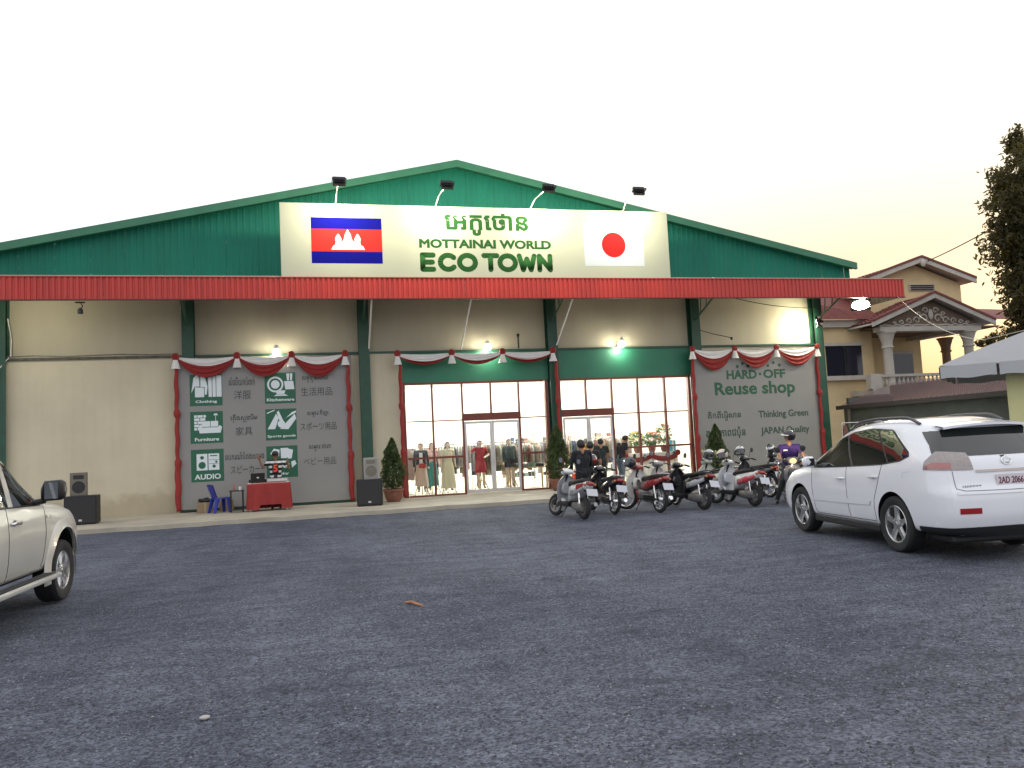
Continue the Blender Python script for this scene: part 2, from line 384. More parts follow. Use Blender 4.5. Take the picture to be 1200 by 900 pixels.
# roof: two slopes with verge trim
for sgn, xe in ((-1, XL-.35), (1, XR+.05)):
    rf = MB(); n = 40
    for i in range(n):
        xa = XA+(xe-XA)*i/n; xb = XA+(xe-XA)*(i+1)/n; xm = xa+(xb-xa)*.5
        for p, q, dz in ((xa, xm, .0), (xm, xb, .03)):
            p_, q_ = min(p, q), max(p, q)
            rf.add([(p_, -.3, zr(p_)+dz), (q_, -.3, zr(q_)+dz), (q_, 30.2, zr(q_)+dz), (p_, 30.2, zr(p_)+dz)], [(0, 1, 2, 3)])
    r_ = S('roof', rf, m_roof)
    tr = MB(); a, c = (XA, xe)
    tr.prism([(a, zr(a)+.05), (c, zr(c)+.05), (c, zr(c)-.20), (a, zr(a)-.20)], -.42, -.30)
    S('verge_trim', tr, m_trim, r_)
    tr = MB(); tr.prism([(a, zr(a)-.02), (c, zr(c)-.02), (c, zr(c)-.14), (a, zr(a)-.14)], -.30, -.05); S('soffit', tr, m_trim, r_)
# canopy
can = S('canopy', B(XL-.2, 21.18, -2.44, .0, 7.02, 7.06), m_deck)
xf = XL-.25; fr = random.Random(5)
while xf < 21.2:
    x1 = min(xf+2.6, 21.2); prof = []; k = int(round((x1-xf)/.155)); w = (x1-xf)/k
    for i in range(k):
        for dx, dy in ((0, 0), (.3, 0), (.42, -.03), (.88, -.03)): prof.append((xf+(i+dx)*w, dy))
    prof.append((x1-.006, 0)); n = len(prof); y0 = -2.5+fr.uniform(-.006, .006)
    b = MB(); b.add([(x, y0+dy, 6.36) for x, dy in prof]+[(x, y0+dy, 6.985) for x, dy in prof], [(i, i+1, n+i+1, n+i) for i in range(n-1)])
    S('fascia_sheet', b, m_red, can); xf = x1
S('fascia_edge', B(XL-.25, 21.2, -2.545, -2.47, 6.325, 6.357), mat('dark_red_edge', (.12, .015, .012), .5), can)
S('fascia_edge', B(XL-.25, 21.2, -2.545, -2.44, 6.988, 7.015), m_red, can)
b = MB(); prof = [(-2.46+i*.12, -.02 if i % 2 else .01) for i in range(21)]
b.add([(21.19+dx, y, 6.36) for y, dx in prof]+[(21.19+dx, y, 6.985) for y, dx in prof], [(i, i+1, 22+i, 21+i) for i in range(20)])
S('fascia_sheet', b, mat('pale_sheet', (.55, .50, .40), .5), can)
S('purlin', B(XL, 21.0, -1.3, -1.22, 6.92, 7.015), m_deck, can); S('purlin', B(XL, 21.0, -2.42, -2.34, 6.92, 7.015), m_deck, can)
for x in (-8.87, -3.6, 1.86, 8.40, 13.94, 19.12):
    t = MB(); t.tube([(x, -.25, 6.88), (x, -2.42, 6.88)], .035, 6); t.tube([(x, -.26, 5.95), (x, -1.2, 6.32), (x, -2.42, 6.84)], .035, 6)
    for yy in (-.7, -1.15, -1.6, -2.0):
        zb = 5.95+(-.26-yy)/(.94)*.37 if yy > -1.2 else 6.32+(-1.2-yy)/1.22*.52
        t.tube([(x, yy, zb), (x, yy-.12, 6.88)], .022, 6)
    S('bracket', t, m_green, can)
for x in (2.0, 5.12, 8.52):
    S('brace_rod', MB().tube([(x, -2.36, 6.40), (x+.02, -.14, 5.04)], .028, 8), m_white, can)
# windows and doors ------------------------------------------------------------
def bar(x0, x1, z0, z1, par, m=m_maroon, y0=-.10, y1=.02, nm='frame_bar'): return S(nm, B(x0, x1, y0, y1, z0, z1), m, par)
def pane(x0, x1, z0, z1, par, y=-.035): return S('pane', B(x0, x1, y-.004, y+.004, z0, z1), GLASS, par)
def shopfront(xs, x0, x1, d0, d1, rails, lows):
    w = S('window_front', B(x0-.02, x1+.02, -.09, .05, 3.86, 3.93), m_maroon)
    bar(x0-.13, x0, .10, 3.93, w, y0=-.14, y1=.06); bar(x1, x1+.10, .10, 3.93, w, y0=-.14, y1=.06)
    for x in xs:
        bar(x-.03, x+.03, (2.83 if d0-.05 < x < d1+.05 else .10), 3.86, w)
    ex = [x0]+xs+[x1]
    for a, c in zip(ex[:-1], ex[1:]):                         # upper row of panes
        pane(a+.03, c-.03, (2.83 if a >= d0-.05 and c <= d1+.05 else 2.64), 3.86, w)
    bar(d0-.03, d1+.03, 2.58, 2.83, w, y0=-.13, y1=.04)
    for a, c in rails:                                         # fixed bays beside the door
        bar(a+.03, c-.03, 2.60, 2.64, w, y0=-.085, y1=.0); bar(a+.03, c-.03, 1.35, 1.42, w); bar(a+.03, c-.03, .10, .15, w)
        pane(a+.03, c-.03, 1.42, 2.60, w); pane(a+.03, c-.03, .15, 1.35, w)
    for x in lows: bar(x-.03, x+.03, .10, 2.60, w)
    return w
w1 = shopfront([4.08, 5.11, 6.11, 7.11], 3.17, 8.06, 5.11, 7.11, [(3.17, 4.08), (4.08, 5.11), (7.11, 8.06)], [5.11, 7.11])
w2 = shopfront([9.58, 10.56, 11.56, 12.62], 8.63, 13.54, 8.63, 10.56, [(10.56, 11.56), (11.56, 12.62), (12.62, 13.54)], [10.56])
def door(par_x0, par_x1):
    d = S('door', B(par_x0+.002, par_x1-.002, -.075, -.025, 2.47, 2.56), m_alu)
    for a, c in ((par_x0+.002, par_x0+.075), (par_x1-.075, par_x1-.002)): S('stile', B(a, c, -.075, -.025, .12, 2.47), m_alu, d)
    S('rail', B(par_x0+.075, par_x1-.075, -.075, -.025, .12, .24), m_alu, d)
    S('pane', B(par_x0+.075, par_x1-.075, -.054, -.046, .24, 2.47), GLASS, d)
    S('handle', MB().tube([(par_x1-.11, -.11, .95), (par_x1-.11, -.11, 1.35)], .014, 8).tube([(par_x1-.11, -.11, 1.0), (par_x1-.06, -.075, 1.0)], .01, 6).tube([(par_x1-.11, -.11, 1.3), (par_x1-.06, -.075, 1.3)], .01, 6), m_chrome, d)
    return d
door(5.145, 6.105); door(6.11, 7.075); door(8.68, 9.62); door(9.625, 10.525)
# interior shell
S('interior_floor', B(2.05, 18.8, .31, 15, .0, .11), m_tile)
S('interior_ceiling', B(2.05, 18.8, .31, 15, 4.9, 5.0), m_interior)
S('interior_wall', B(2.05, 18.8, 15, 15.2, .1, 5.0), m_interior)
S('interior_wall', B(1.9, 2.04, .31, 15.2, .1, 5.0), m_interior); S('interior_wall', B(18.81, 18.95, .31, 15.2, .1, 5.0), m_interior)
S('interior_wall', B(3.0, 3.1, .31, 2.2, .11, 4.9), m_interior)
# ceiling tube lights inside the shop
m_tubelight = emis('fluorescent_tube', (1, .97, .90), 150)
k = 0
for yy in (1.6, 4.4, 7.5, 11):
    for xx in (4.2, 7.0, 9.8, 12.6, 15.6):
        t = thing('tube_light', 'white fluorescent tube fitting under the shop ceiling, %s in the %s row from the windows' % ({4.2: 'leftmost', 7.0: 'second', 9.8: 'third', 12.6: 'fourth', 15.6: 'rightmost'}[xx], {1.6: 'first', 4.4: 'second', 7.5: 'third', 11: 'fourth'}[yy]), 'ceiling light', (xx, yy, 4.9), 0, 'fluorescent fittings inside the shop')
        ob('housing', B(-.62, .62, -.06, .06, -.06, -.005), m_white, t); ob('tube', MB().tube([(-.58, 0, -.09), (.58, 0, -.09)], .018, 8), m_tubelight, t)

# ------------------------------------------------------------------ sign board above the canopy
YB = -2.50
sign = thing('sign_board', 'long cream shop sign board with two flags above the red canopy', 'sign', (5.66, YB, 7.02))
m_board = mat('sign_cream', (.48, .485, .36), .5, var=.04, vs=.6)
def G(name, mb, m, parent=sign, **k): return ob(name, mb, m, parent, world=True, **k)
G('panel', B(-.65, 11.97, YB, YB+.06, 7.02, 9.29), m_board, bevel=.006)
for x in [-.5+i*1.55 for i in range(9)]:
    G('rear_support', MB().tube([(x, YB+.1, 7.05), (x, YB+.1, 9.2)], .03, 6).tube([(x, YB+.1, 8.9), (x, -.12, 7.3)], .025, 6), m_steel)
fl = G('flag_print', B(.245, 2.365, YB-.004, YB-.0005, 7.44, 8.855), mat('flag_blue', (.008, .008, .22), .9, spec=.05)); fl['label'] = 'blue and red flag print with white temple'
G('red_band', B(.245, 2.365, YB-.007, YB-.0045, 7.80, 8.50), mat('flag_red', (.55, .035, .03), .9, spec=.05), fl)
temple = [(.83,7.86),(1.84,7.86),(1.78,7.98),(1.72,8.0),(1.70,8.10),(1.72,8.2),(1.66,8.32),(1.62,8.36),(1.58,8.30),(1.53,8.2),(1.54,8.12),(1.48,8.14),(1.44,8.22),(1.42,8.34),(1.36,8.44),(1.33,8.50),(1.30,8.44),(1.25,8.34),(1.22,8.22),(1.19,8.14),(1.13,8.12),(1.14,8.2),(1.09,8.3),(1.04,8.36),(1.0,8.3),(.95,8.2),(.97,8.10),(.94,8.0),(.89,7.98)]
G('temple', MB().prism(temple, YB-.011, YB-.0075), mat('flag_white', (.75, .75, .78), .5), fl)
jf = G('flag_print', B(8.95, 11.05, YB-.004, YB-.0005, 7.415, 8.855), mat('flag_white2', (.62, .66, .68), .9, spec=.05)); jf['label'] = 'white flag print with red disc'
G('disc', MB().prism([(9.985+.42*cos(i*pi/24), 8.13+.42*sin(i*pi/24)) for i in range(48)], YB-.008, YB-.0045), mat('flag_red2', (.52, .02, .02), .9, spec=.05), jf)
m_sgreen = mat('sign_green', (.025, .095, .025), .85, spec=.1)
lettering('\u17c1អកូ\u17c1ថាន', 4.33, 7.07, 8.36, 9.10, YB-.001, m_sgreen, sign, bold=.03, label='green Khmer lettering')
lettering('MOTTAINAI WORLD', 3.51, 7.81, 7.95, 8.24, YB-.001, m_sgreen, sign, bold=.045)
def stroke_letters(parent):
    h, r = .235, .083; zc = 7.50
    def arc(cx, rx, ry, a0, a1, n=14): return [(cx+rx*cos(R(a0+(a1-a0)*i/n)), zc+ry*sin(R(a0+(a1-a0)*i/n))) for i in range(n+1)]
    t, b = zc+h-.01, zc-h+.01
    L = [[[(3.60, t), (3.60, b)], [(3.6, t), (3.93, t)], [(3.6, zc), (3.90, zc)], [(3.6, b), (3.93, b)]],
         [arc(4.40, .245, h-.01, 42, 318)], [arc(5.02, .255, h-.01, 0, 360, 24)],
         [[(5.56, t), (5.98, t)], [(5.77, t), (5.77, b)]], [arc(6.33, .255, h-.01, 0, 360, 24)],
         [[(6.72, t), (6.84, b), (6.97, t-.10), (7.10, b), (7.22, t)]], [[(7.39, b), (7.39, t), (7.75, b), (7.75, t)]]]
    for strokes in L:
        m_ = MB()
        for st in strokes:
            n = len(st)
            # flattened sweep with round ends
            for (x0, z0), (x1, z1) in zip(st[:-1], st[1:]):
                m_.tube([(x0, YB-.001, z0), (x1, YB-.001, z1)], r, 12)
            for x, z in st: m_.ell((x, YB-.001, z), r, r, r, 12, 8)
        m_.v = [(x, YB-.001+(y-YB+.001)*.015, z) for x, y, z in m_.v]
        G('letter', m_, m_sgreen, parent, smooth='all')
stroke_letters(sign)

# floodlights on arms over the sign
fc_ = (1.0, .96, .72)
def floodlight(loc, base, aim, label, energy, size=.3, group=None, spread=160, face=None, big=1.0):
    t = thing('floodlight', label, 'lamp', loc, 0, group)
    d = (Vector(aim)-Vector(loc)).normalized(); q = d.to_track_quat('-Z', 'Y').to_matrix()
    h = MB(); h.obox(q @ Vector((0, 0, .05)), (.36*big, .26*big, .09), q); h.obox(q @ Vector((0, 0, .11)), (.24, .16, .06), q)
    for i in range(5): h.obox(q @ Vector((-.12+.06*i, 0, .15)), (.012, .15, .05), q)
    ob('housing', h, m_black, t)
    ob('bracket', MB().obox(q @ Vector((.2, 0, .08)), (.015, .05, .2), q).obox(q @ Vector((-.2, 0, .08)), (.015, .05, .2), q).obox(q @ Vector((0, 0, .19)), (.415, .05, .015), q), m_darksteel, t)
    ob('lens', [b_ for b_ in [MB().ell((0, 0, 0), .155*big, .105*big, .03, 18, 8)] if not b_.v.__setitem__(slice(None), [tuple(q @ Vector(v_)) for v_ in b_.v])][0], emis('lamp_face_%d' % (face or 30), fc_, face or 30), t)
    if base: ob('arm', MB().tube([Vector(b)-Vector(loc) for b in base]+[q @ Vector((0, 0, .19))], .02, 8), m_white, t)
    ld = bpy.data.lights.new('flood_lamp', 'AREA'); ld.energy = energy; ld.shape = 'RECTANGLE'; ld.size = size; ld.size_y = size*.7; ld.color = fc_; ld.spread = R(spread)
    lo = bpy.data.objects.new('flood_lamp', ld); col.objects.link(lo); lo.parent = t; lo.location = d*.05; lo.rotation_euler = d.to_track_quat('-Z', 'Y').to_euler()
    return t
for i, (x, dx, lab) in enumerate(((1.0, .06, 'black floodlight on a white arm above the blue and red flag'), (4.07, .14, 'black floodlight on a white arm, second from the left over the sign'),
                             (7.16, .22, 'black floodlight on a white arm, third from the left over the sign'), (10.39, -.02, 'black floodlight on a white arm above the red disc flag'))):
    floodlight((x+dx, -3.86, 9.50), [(x, YB+.03, 9.26), (x+dx*.4, YB-.3, 9.50)], (x+dx*.6, YB, 9.12), lab, 25, face=12, group='floodlights over the sign')
# small lamp hanging under the canopy, bulkhead lamps on the wall, corner floods
def wall_lamp(x, z, lab, e):
    t = thing('wall_lamp', lab, 'lamp', (x, -.14, z), 0, 'lamps on the shop wall')
    ob('base', B(-.06, .06, .0, .14, -.16, -.10), m_white, t)
    ob('shade', MB().lathe([(.03, .13), (.06, .12), (.07, .05), (.075, .0), (.06, .0)], 20, (0, -.22, -.0)), mat('white_enamel', (.75, .75, .72), .35), t, smooth=True)
    ob('arm', MB().tube([(0, 0, -.12), (0, -.12, .12), (0, -.22, .14), (0, -.22, .09)], .014, 6), m_steel, t)
    ob('bulb', MB().ell((0, -.22, -.10), .12, .12, .12), emis('bulb', (1, .97, .80), 9), t, smooth='all')
    ld = bpy.data.lights.new('wall_lamp_bulb', 'POINT'); ld.energy = e; ld.color = (1, .95, .74); ld.shadow_soft_size = .09
    lo = bpy.data.objects.new('wall_lamp_bulb', ld); col.objects.link(lo); lo.parent = t; lo.location = (0, -.22, -.26)
    return t
wall_lamp(-.93, 5.12, 'glowing wall lamp above the middle swag of the left poster', 14)
wall_lamp(6.02, 5.16, 'glowing wall lamp above the left shop window', 10)
wall_lamp(10.95, 5.20, 'glowing wall lamp above the right shop window', 13)
floodlight((18.75, -.75, 5.75), [(19.0, -.28, 5.6), (18.95, -.5, 5.72)], (18.0, 0.1, 5.45), 'bright floodlight on the right end column by the poster', 12, face=30, big=1.4)
floodlight((19.55, -2.2, 6.12), [(19.55, -2.38, 6.36), (19.55, -2.4, 6.3)], (17.6, -5.2, 2.8), 'bright floodlight hanging from the right end of the red canopy', 10, face=60, big=1.9)
floodlight((-8.25, -2.3, 6.55), [(-8.25, -2.40, 6.8), (-8.25, -2.38, 6.7)], (-7.2, -.1, 6.0), 'floodlight under the left end of the red canopy', 5, face=12)
t = thing('hanging_lamp', 'small dark lamp hanging under the left canopy', 'lamp', (-6.15, -2.3, 6.32))
ob('stem', MB().tube([(0, 0, 0), (.06, 0, -.12), (0.02, 0, -.2)], .015, 6), m_darksteel, t); ob('head', MB().lathe([(.03, -.18), (.07, -.22), (.08, -.32), (.05, -.34)], 12), m_black, t); ob('plate', B(-.12, .12, -.05, .05, -.03, .0), m_darksteel, t)
# ------------------------------------------------------------------ posters
YP = -.36
def Q(parent): 
    def f(name, mb, m, par=None, **k): return ob(name, mb, m, par or parent, world=True, **k)
    return f
post = thing('wall_poster', 'grey vinyl poster with six green pictogram squares and Japanese words', 'poster', (-1.27, YP, .2))
pq = Q(post)
pq('sheet', B(-3.95, 1.42, YP, YP+.012, .19, 4.88), m_vinyl)
SQ = {}
for ci, (x0, x1) in enumerate(((-3.555, -2.595), (-1.315, -.365))):
    for ri, (z0, z1) in enumerate(((3.38, 4.36), (2.21, 3.20), (1.02, 2.02))):
        SQ[ci, ri] = (x0, z0, pq('pictogram_square', B(x0, x1, YP-.005, YP-.0005, z0, z1), m_vgreen))
def icon(ci, ri, polys, caption, cap_w, cap_h=.11, circles=(), holes=()):
    x0, z0, par = SQ[ci, ri]
    def P(a, b): return (x0+a*.96, z0+b*.98)
    for i_, pl in enumerate(polys): pq('shape', MB().prism([P(*q) for q in pl], YP-.0062-.0003*i_, YP-.0055), m_vwhite, par)
    for cx, cz, r, d in circles:
        pq('shape', MB().prism([P(cx+r*cos(i*pi/12), cz+r*sin(i*pi/12)) for i in range(24)], YP-.0115-d*.002, YP-.0055-d*.002), m_vwhite if d != 1 else m_vgreen, par)
    for pl in holes: pq('shape', MB().prism([P(*q) for q in pl], YP-.0155, YP-.0055), m_vgreen, par)
    a = P(.5-cap_w/2, .07); b = P(.5+cap_w/2, .07+cap_h)
    lettering(caption, a[0], b[0], a[1], b[1], YP-.006, m_vwhite, par, bold=.028)
icon(0, 0, [[(.05,.42),(.12,.9),(.22,1.0),(.3,.9),(.3,.62),(.15,.62)],[(.16,.28),(.44,.28),(.44,.58),(.16,.6)],[(.33,.6),(.33,.95),(.45,.98),(.55,.62),(.52,.36),(.46,.36),(.46,.6)],[(.58,.28),(.68,.28),(.68,.98),(.56,.98)],[(.7,.28),(.80,.28),(.80,.98),(.7,.98)],[(.82,.28),(.98,.28),(.98,.96),(.82,.98)]], 'Clothing', .66)
icon(0, 1, [[(.12+dx,.42+i*.10),(.12+dx+w,.42+i*.10),(.12+dx+w,.50+i*.10),(.12+dx,.50+i*.10)] for i in range(5) for dx, w in (((0,.16),(.18,.16)) if i % 2 else ((0,.08),(.10,.16),(.28,.08)))]+[[(.28,.32),(.92,.32),(.97,.5),(.9,.56),(.84,.5),(.36,.5),(.3,.56),(.24,.5)],[(.36,.52),(.6,.52),(.6,.7),(.36,.7)],[(.62,.52),(.85,.52),(.85,.7),(.62,.7)],[(.77,.7),(.785,.7),(.785,.9),(.77,.9)],[(.71,.88),(.85,.88),(.82,.94),(.74,.94)]], 'Furniture', .74)
icon(0, 2, [[(.17,.36),(.5,.36),(.5,.88),(.17,.88)],[(.53,.36),(.86,.36),(.86,.88),(.53,.88)]], 'AUDIO', .80, .17, circles=[(.335,.52,.11,1),(.335,.76,.055,1),(.70,.48,.05,1),(.77,.62,.035,1)], holes=[[(.58,.80),(.80,.80),(.80,.83),(.58,.83)],[(.55,.68),(.84,.68),(.84,.69),(.55,.69)],[(.55,.56),(.84,.56),(.84,.57),(.55,.57)]])
icon(1, 0, [[(.34,.42),(.66,.42),(.62,.3),(.38,.3)],[(.62,.72),(.92,.72),(.95,.45),(.66,.45)],[(.72,.74),(.78,.74),(.8,.97),(.7,.97)],[(.82,.74),(.88,.74),(.9,.97),(.82,.97)],[(.28,.24),(.74,.24),(.66,.29),(.36,.29)]], 'Kitchenware', .88, .10, circles=[(.34,.62,.26,0),(.34,.62,.20,1),(.34,.62,.14,2)])
icon(1, 1, [[(.06,.36),(.34,.86),(.42,.72),(.30,.36)],[(.36,.9),(.42,.96),(.62,.5),(.5,.44)],[(.45,.36),(.94,.84),(.98,.68),(.72,.34)],[(.55,.66),(.66,.72),(.86,.9),(.98,.94),(.98,.88)],[(.05,.86),(.3,.96),(.3,.99),(.05,.9)]], 'Sports goods', .90, .10, circles=[(.5,.52,.12,2)])
icon(1, 2, [[(.12,.78),(.24,.94),(.42,.9),(.4,.7),(.3,.62)],[(.45,.95),(.7,.95),(.66,.62),(.46,.62)],[(.6,.95),(.85,.88),(.8,.6),(.68,.6)],[(.8,.3),(.95,.42),(.9,.54),(.78,.5)]], 'Baby', .40, .10, circles=[(.3,.5,.1,0),(.6,.42,.12,0)])
def zl(y): return 1.7+(4.35-(y-441)/36.7-1.7)*.987
def xl(x): return (-3.6+(x-222.2)/39.1)*.987
def PT(body, xa, xb, ya, yb, dy=0, **k): lettering(body, xl(xa), xl(xb), zl(yb+dy), zl(ya+dy), YP-.0005, m_inkgrey, post, **k)
PT('សំ\u17c1លីយកបំពាក់', 268, 299, 443, 453, bold=.012); PT('洋服', 274, 294, 459, 469.5)
PT('\u17c1គឺងសងារឹម', 269, 301, 487, 497, bold=.012, subs=((1, 'រ'), (4, 'ហ'))); PT('家具', 275, 295, 502, 512)
PT('ឧបករណ៍បំពងស\u17c1មង', 262, 308, 531, 540, bold=.012); PT('スピーカー', 268, 303, 547, 556)
PT('សមារៈផះបាយ', 357, 389, 444, 453, -1, bold=.012, subs=((1, 'ភ'), (4, 'ទ'))); PT('生活用品', 355, 394, 459, 469, -1)
PT('សមារៈកីឡា', 362, 388, 486, 495, -1, bold=.012, subs=((1, 'ភ'),)); PT('スポーツ用品', 353, 398, 501, 510.5, -1)
PT('សមារៈទារក', 363, 390, 528, 536, -1, bold=.012, subs=((1, 'ភ'),)); PT('ベビー用品', 356, 396, 543, 552, -1)
pos2 = thing('wall_poster', 'grey vinyl poster with dark green shop lettering beside the right window', 'poster', (16.2, YP, .2))
pq2 = Q(pos2)
pq2('sheet', B(13.62, 18.86, YP, YP+.012, .19, 4.80), m_vinyl)
def P2(body, xa, xb, za, zb, **k): lettering(body, xa, xb, za, zb, YP-.0005, k.pop('m', m_ink), pos2, **k)
P2('HARD', 15.0, 16.25, 3.70, 4.04, bold=.04); P2('OFF', 16.52, 17.45, 3.70, 4.04, bold=.04)
for x, z, r in ((16.385, 3.87, .055), (15.46, 4.17, .06), (15.68, 4.27, .055), (15.90, 4.18, .06), (16.74, 4.17, .055), (16.98, 4.28, .06), (17.22, 4.18, .06)):
    pq2('dot', MB().prism([(x+r*cos(i*pi/10), z+r*sin(i*pi/10)) for i in range(20)], YP-.007, YP-.0005), m_ink)
P2('Reuse shop', 14.48, 17.82, 2.98, 3.60, bold=.03)
m_ink2 = mat('print_faded_green', (.035, .08, .055), .5)
P2('គិតពីបរិសាន', 14.14, 15.48, 2.17, 2.55, m=m_ink2, bold=.02, subs=((7, 'ថ'),)); P2('គុណភាពជប៉ុន', 14.02, 15.62, 1.52, 1.95, m=m_ink2, bold=.02)
P2('Thinking Green', 16.2, 18.3, 2.16, 2.50, m=m_ink2, bold=.025); P2('JAPAN Quality', 16.25, 18.3, 1.55, 1.88, m=m_ink2, bold=.025)

# ------------------------------------------------------------------ festoon drapes
def festoon(label, posts, ztop, sag, x_sides, redfrac, z0s=.16, Y=-.46):
    t = thing('festoon_drape', label, 'drape', ((posts[0]+posts[-1])/2, Y, ztop), 0, 'red and white festoon drapes on the shop front'); q = Q(t)
    for i, (a, b) in enumerate(zip(posts[:-1], posts[1:])):
        a2, b2 = a+.07, b-.07; sg = sag*random.uniform(.92, 1.06); ph = random.uniform(0, 6)
        def band(v0, v1, a2=a2, b2=b2, sg=sg, ph=ph):
            def fn(u, v):
                vv = v0+(v1-v0)*v; x = a2+(b2-a2)*u; arch = 1-abs(2*u-1)**2.0
                z = ztop - .02 - arch*sg*(.10+.90*vv) - (1-arch)*.13*vv
                y = Y - .03 - .035*arch*sin(vv*26+ph+u*3)*(.4+vv) - .05*arch*vv
                return (x, y, z)
            return MB().grid(fn, 26, 12)
        w = q('white_swag', band(0, 1-redfrac), m_cloth_white, smooth='all'); q('red_swag', band(1-redfrac, 1.0), m_cloth_red, smooth='all')
    for x in posts:
        k_ = q('rosette', MB().torus((x, Y-.07, ztop-.01), .07, .045, 'y', 14, 8).ell((x, Y-.09, ztop-.01), .045, .04, .045), m_cloth_red, smooth='all')
        def tas(u, v, x=x):
            r = .05+.085*v+.012*sin(u*2*pi*7)*v; return (x+r*cos(2*pi*u), Y-.06+r*.6*sin(2*pi*u), ztop-.06-.33*v)
        q('tassel', MB().grid(tas, 28, 6), m_cloth_white, smooth='all')
    for x in x_sides:
        path, rad = [], []; zz = [ztop-.30-(ztop-.30-z0s)*i/44 for i in range(45)]
        for i, z in enumerate(zz):
            f = (ztop-.3-z)/(ztop-.3-z0s); r = .042+.022*abs(sin(f*pi*3))**.7+.025*(f > .66)
            for kf in (.335, .665):
                if abs(f-kf) < .022: r = .10
            if f > .965: r = .07
            path.append((x+.012*sin(i*.9), Y+.02, z)); rad.append(r)
        q('side_drape', MB().tube(path, rad, 12), m_cloth_red, smooth='all')
festoon('red and white festoon with long red side drapes framing the left poster', [-3.93, -2.12, -.46, 1.22], 4.93, .70, [-3.93, 1.30], .62)
festoon('red and white festoon over the left shop window', [2.92, 4.74, 6.50, 8.30], 4.90, .42, [3.0, 8.42], .32)
festoon('red and white festoon framing the right poster', [13.60, 15.32, 17.05, 18.80], 4.85, .75, [13.62, 18.80], .60)

# ------------------------------------------------------------------ foliage helper
def leaf_cloud(pts, size, nrm_jit=1.0, aspect=.4, seed=1):
    rg = np.random.default_rng(seed); P = np.asarray(pts, float); N = len(P)
    d = rg.normal(size=(N, 3)); d /= np.linalg.norm(d, axis=1)[:, None]
    e = np.cross(d, rg.normal(size=(N, 3))); e /= np.linalg.norm(e, axis=1)[:, None]
    s = size*(.6+.8*rg.random(N))[:, None]; f = np.cross(d, e)*.18
    V = np.stack([P-d*s*.5, P+e*s*aspect*.5+f*s*.5, P+d*s*.5, P-e*s*aspect*.5+f*s*.5], 1).reshape(-1, 3)
    me = bpy.data.meshes.new('leaves'); F = (np.arange(N)*4)[:, None]+np.arange(4)[None]
    me.from_pydata(V.tolist(), [], F.tolist()); return me
def leafmat(name, c, var=.4, vs=6.0, tr=.25):
    m = mat(name, c, .5, var=var, vs=vs); p = m.node_tree.nodes['Principled BSDF']; n = m.node_tree.nodes; l = m.node_tree.links
    t = n.new('ShaderNodeBsdfTranslucent'); t.inputs[0].default_value = (c[0]*2.2, c[1]*1.8, c[2]*.9, 1); mx = n.new('ShaderNodeMixShader'); mx.inputs[0].default_value = tr
    l.new(p.outputs[0], mx.inputs[1]); l.new(t.outputs[0], mx.inputs[2]); l.new(mx.outputs[0], n['Material Output'].inputs[0]); return m
m_leaf_cone = leafmat('conifer_leaf', (.06, .095, .03)); m_leaf_mango = leafmat('mango_leaf', (.065, .062, .022), tr=.45)
m_pot = mat('terracotta', (.24, .10, .065), .8, var=.25, vs=7); m_soil = mat('soil', (.05, .035, .025), .95); m_bark = mat('bark', (.10, .075, .05), .9, var=.4, vs=9, bump=.5, bs=30)
def cone_plant(x, y, h, w, label, seed):
    t = thing('potted_cypress', label, 'potted plant', (x, y, .10), 0, 'potted cypresses along the shop front')
    ob('pot', MB().lathe([(.19, 0), (.25, .10), (.29, .26), (.30, .33), (.33, .34), (.33, .40), (.28, .40), (.27, .35), (.02, .34)], 22), m_pot, t, smooth=True)
    ob('soil', MB().lathe([(.27, .355), (.01, .37)], 16), m_soil, t)
    ob('trunk', MB().tube([(0, 0, .3), (.01, 0, .8), (0, .01, h*.95)], [.03, .022, .005], 6), m_bark, t)
    rg = np.random.default_rng(seed); N = 5200; u = rg.random(N)**.75; z = .42+(h-.42)*u
    prof = np.interp(u, [0, .08, .25, .5, .75, .92, 1], [.55, .95, 1, .82, .5, .2, .02])*w
    a = rg.uniform(0, 2*pi, N); lump = 1+.22*np.sin(a*3+u*9+seed)+.20*np.sin(a*6-u*19+seed); rr = prof*lump*np.sqrt(.35+.65*rg.random(N))
    me = leaf_cloud(np.stack([rr*np.cos(a), rr*np.sin(a), z], 1), .095, aspect=.4, seed=seed); me.materials.append(m_leaf_cone)
    ob('foliage', me, None, t)
cone_plant(2.52, -1.55, 1.98, .36, 'conical potted cypress in terracotta pot beside the right black loudspeaker', 11)
cone_plant(8.02, -1.35, 2.15, .42, 'conical potted cypress between the two shop windows', 12)
cone_plant(13.85, -1.35, 1.95, .36, 'conical potted cypress left of the right poster behind the motorbikes', 13)

# ------------------------------------------------------------------ loudspeakers
m_grille = mat('speaker_grille', (.02, .02, .022), .6, var=.3, vs=80); m_greybox = mat('grey_cabinet', (.36, .35, .33), .6, var=.1); m_browngrille = mat('brown_grille', (.17, .15, .12), .6, var=.3, vs=60)
def subwoofer(x, y, rz, w, lab):
    t = thing('subwoofer', lab, 'loudspeaker', (x, y, .10), rz); h = .78
    ob('cabinet', B(-w/2, w/2, -.33, .33, .02, h), mat('black_cabinet', (.014, .014, .016), .6, var=.3, vs=10), t, bevel=.015)
    ob('grille', B(-w/2+.03, w/2-.03, -.342, -.331, .06, h-.04), m_grille, t); ob('badge', B(-.04, .04, -.348, -.343, .10, .15), m_alu, t)
    for sx in (-1, 1):
        for sy in (-1, 1): ob('foot', MB().lathe([(.03, 0), (.035, .02)], 8, (sx*(w/2-.07), sy*.26, 0)), m_rubber, t)
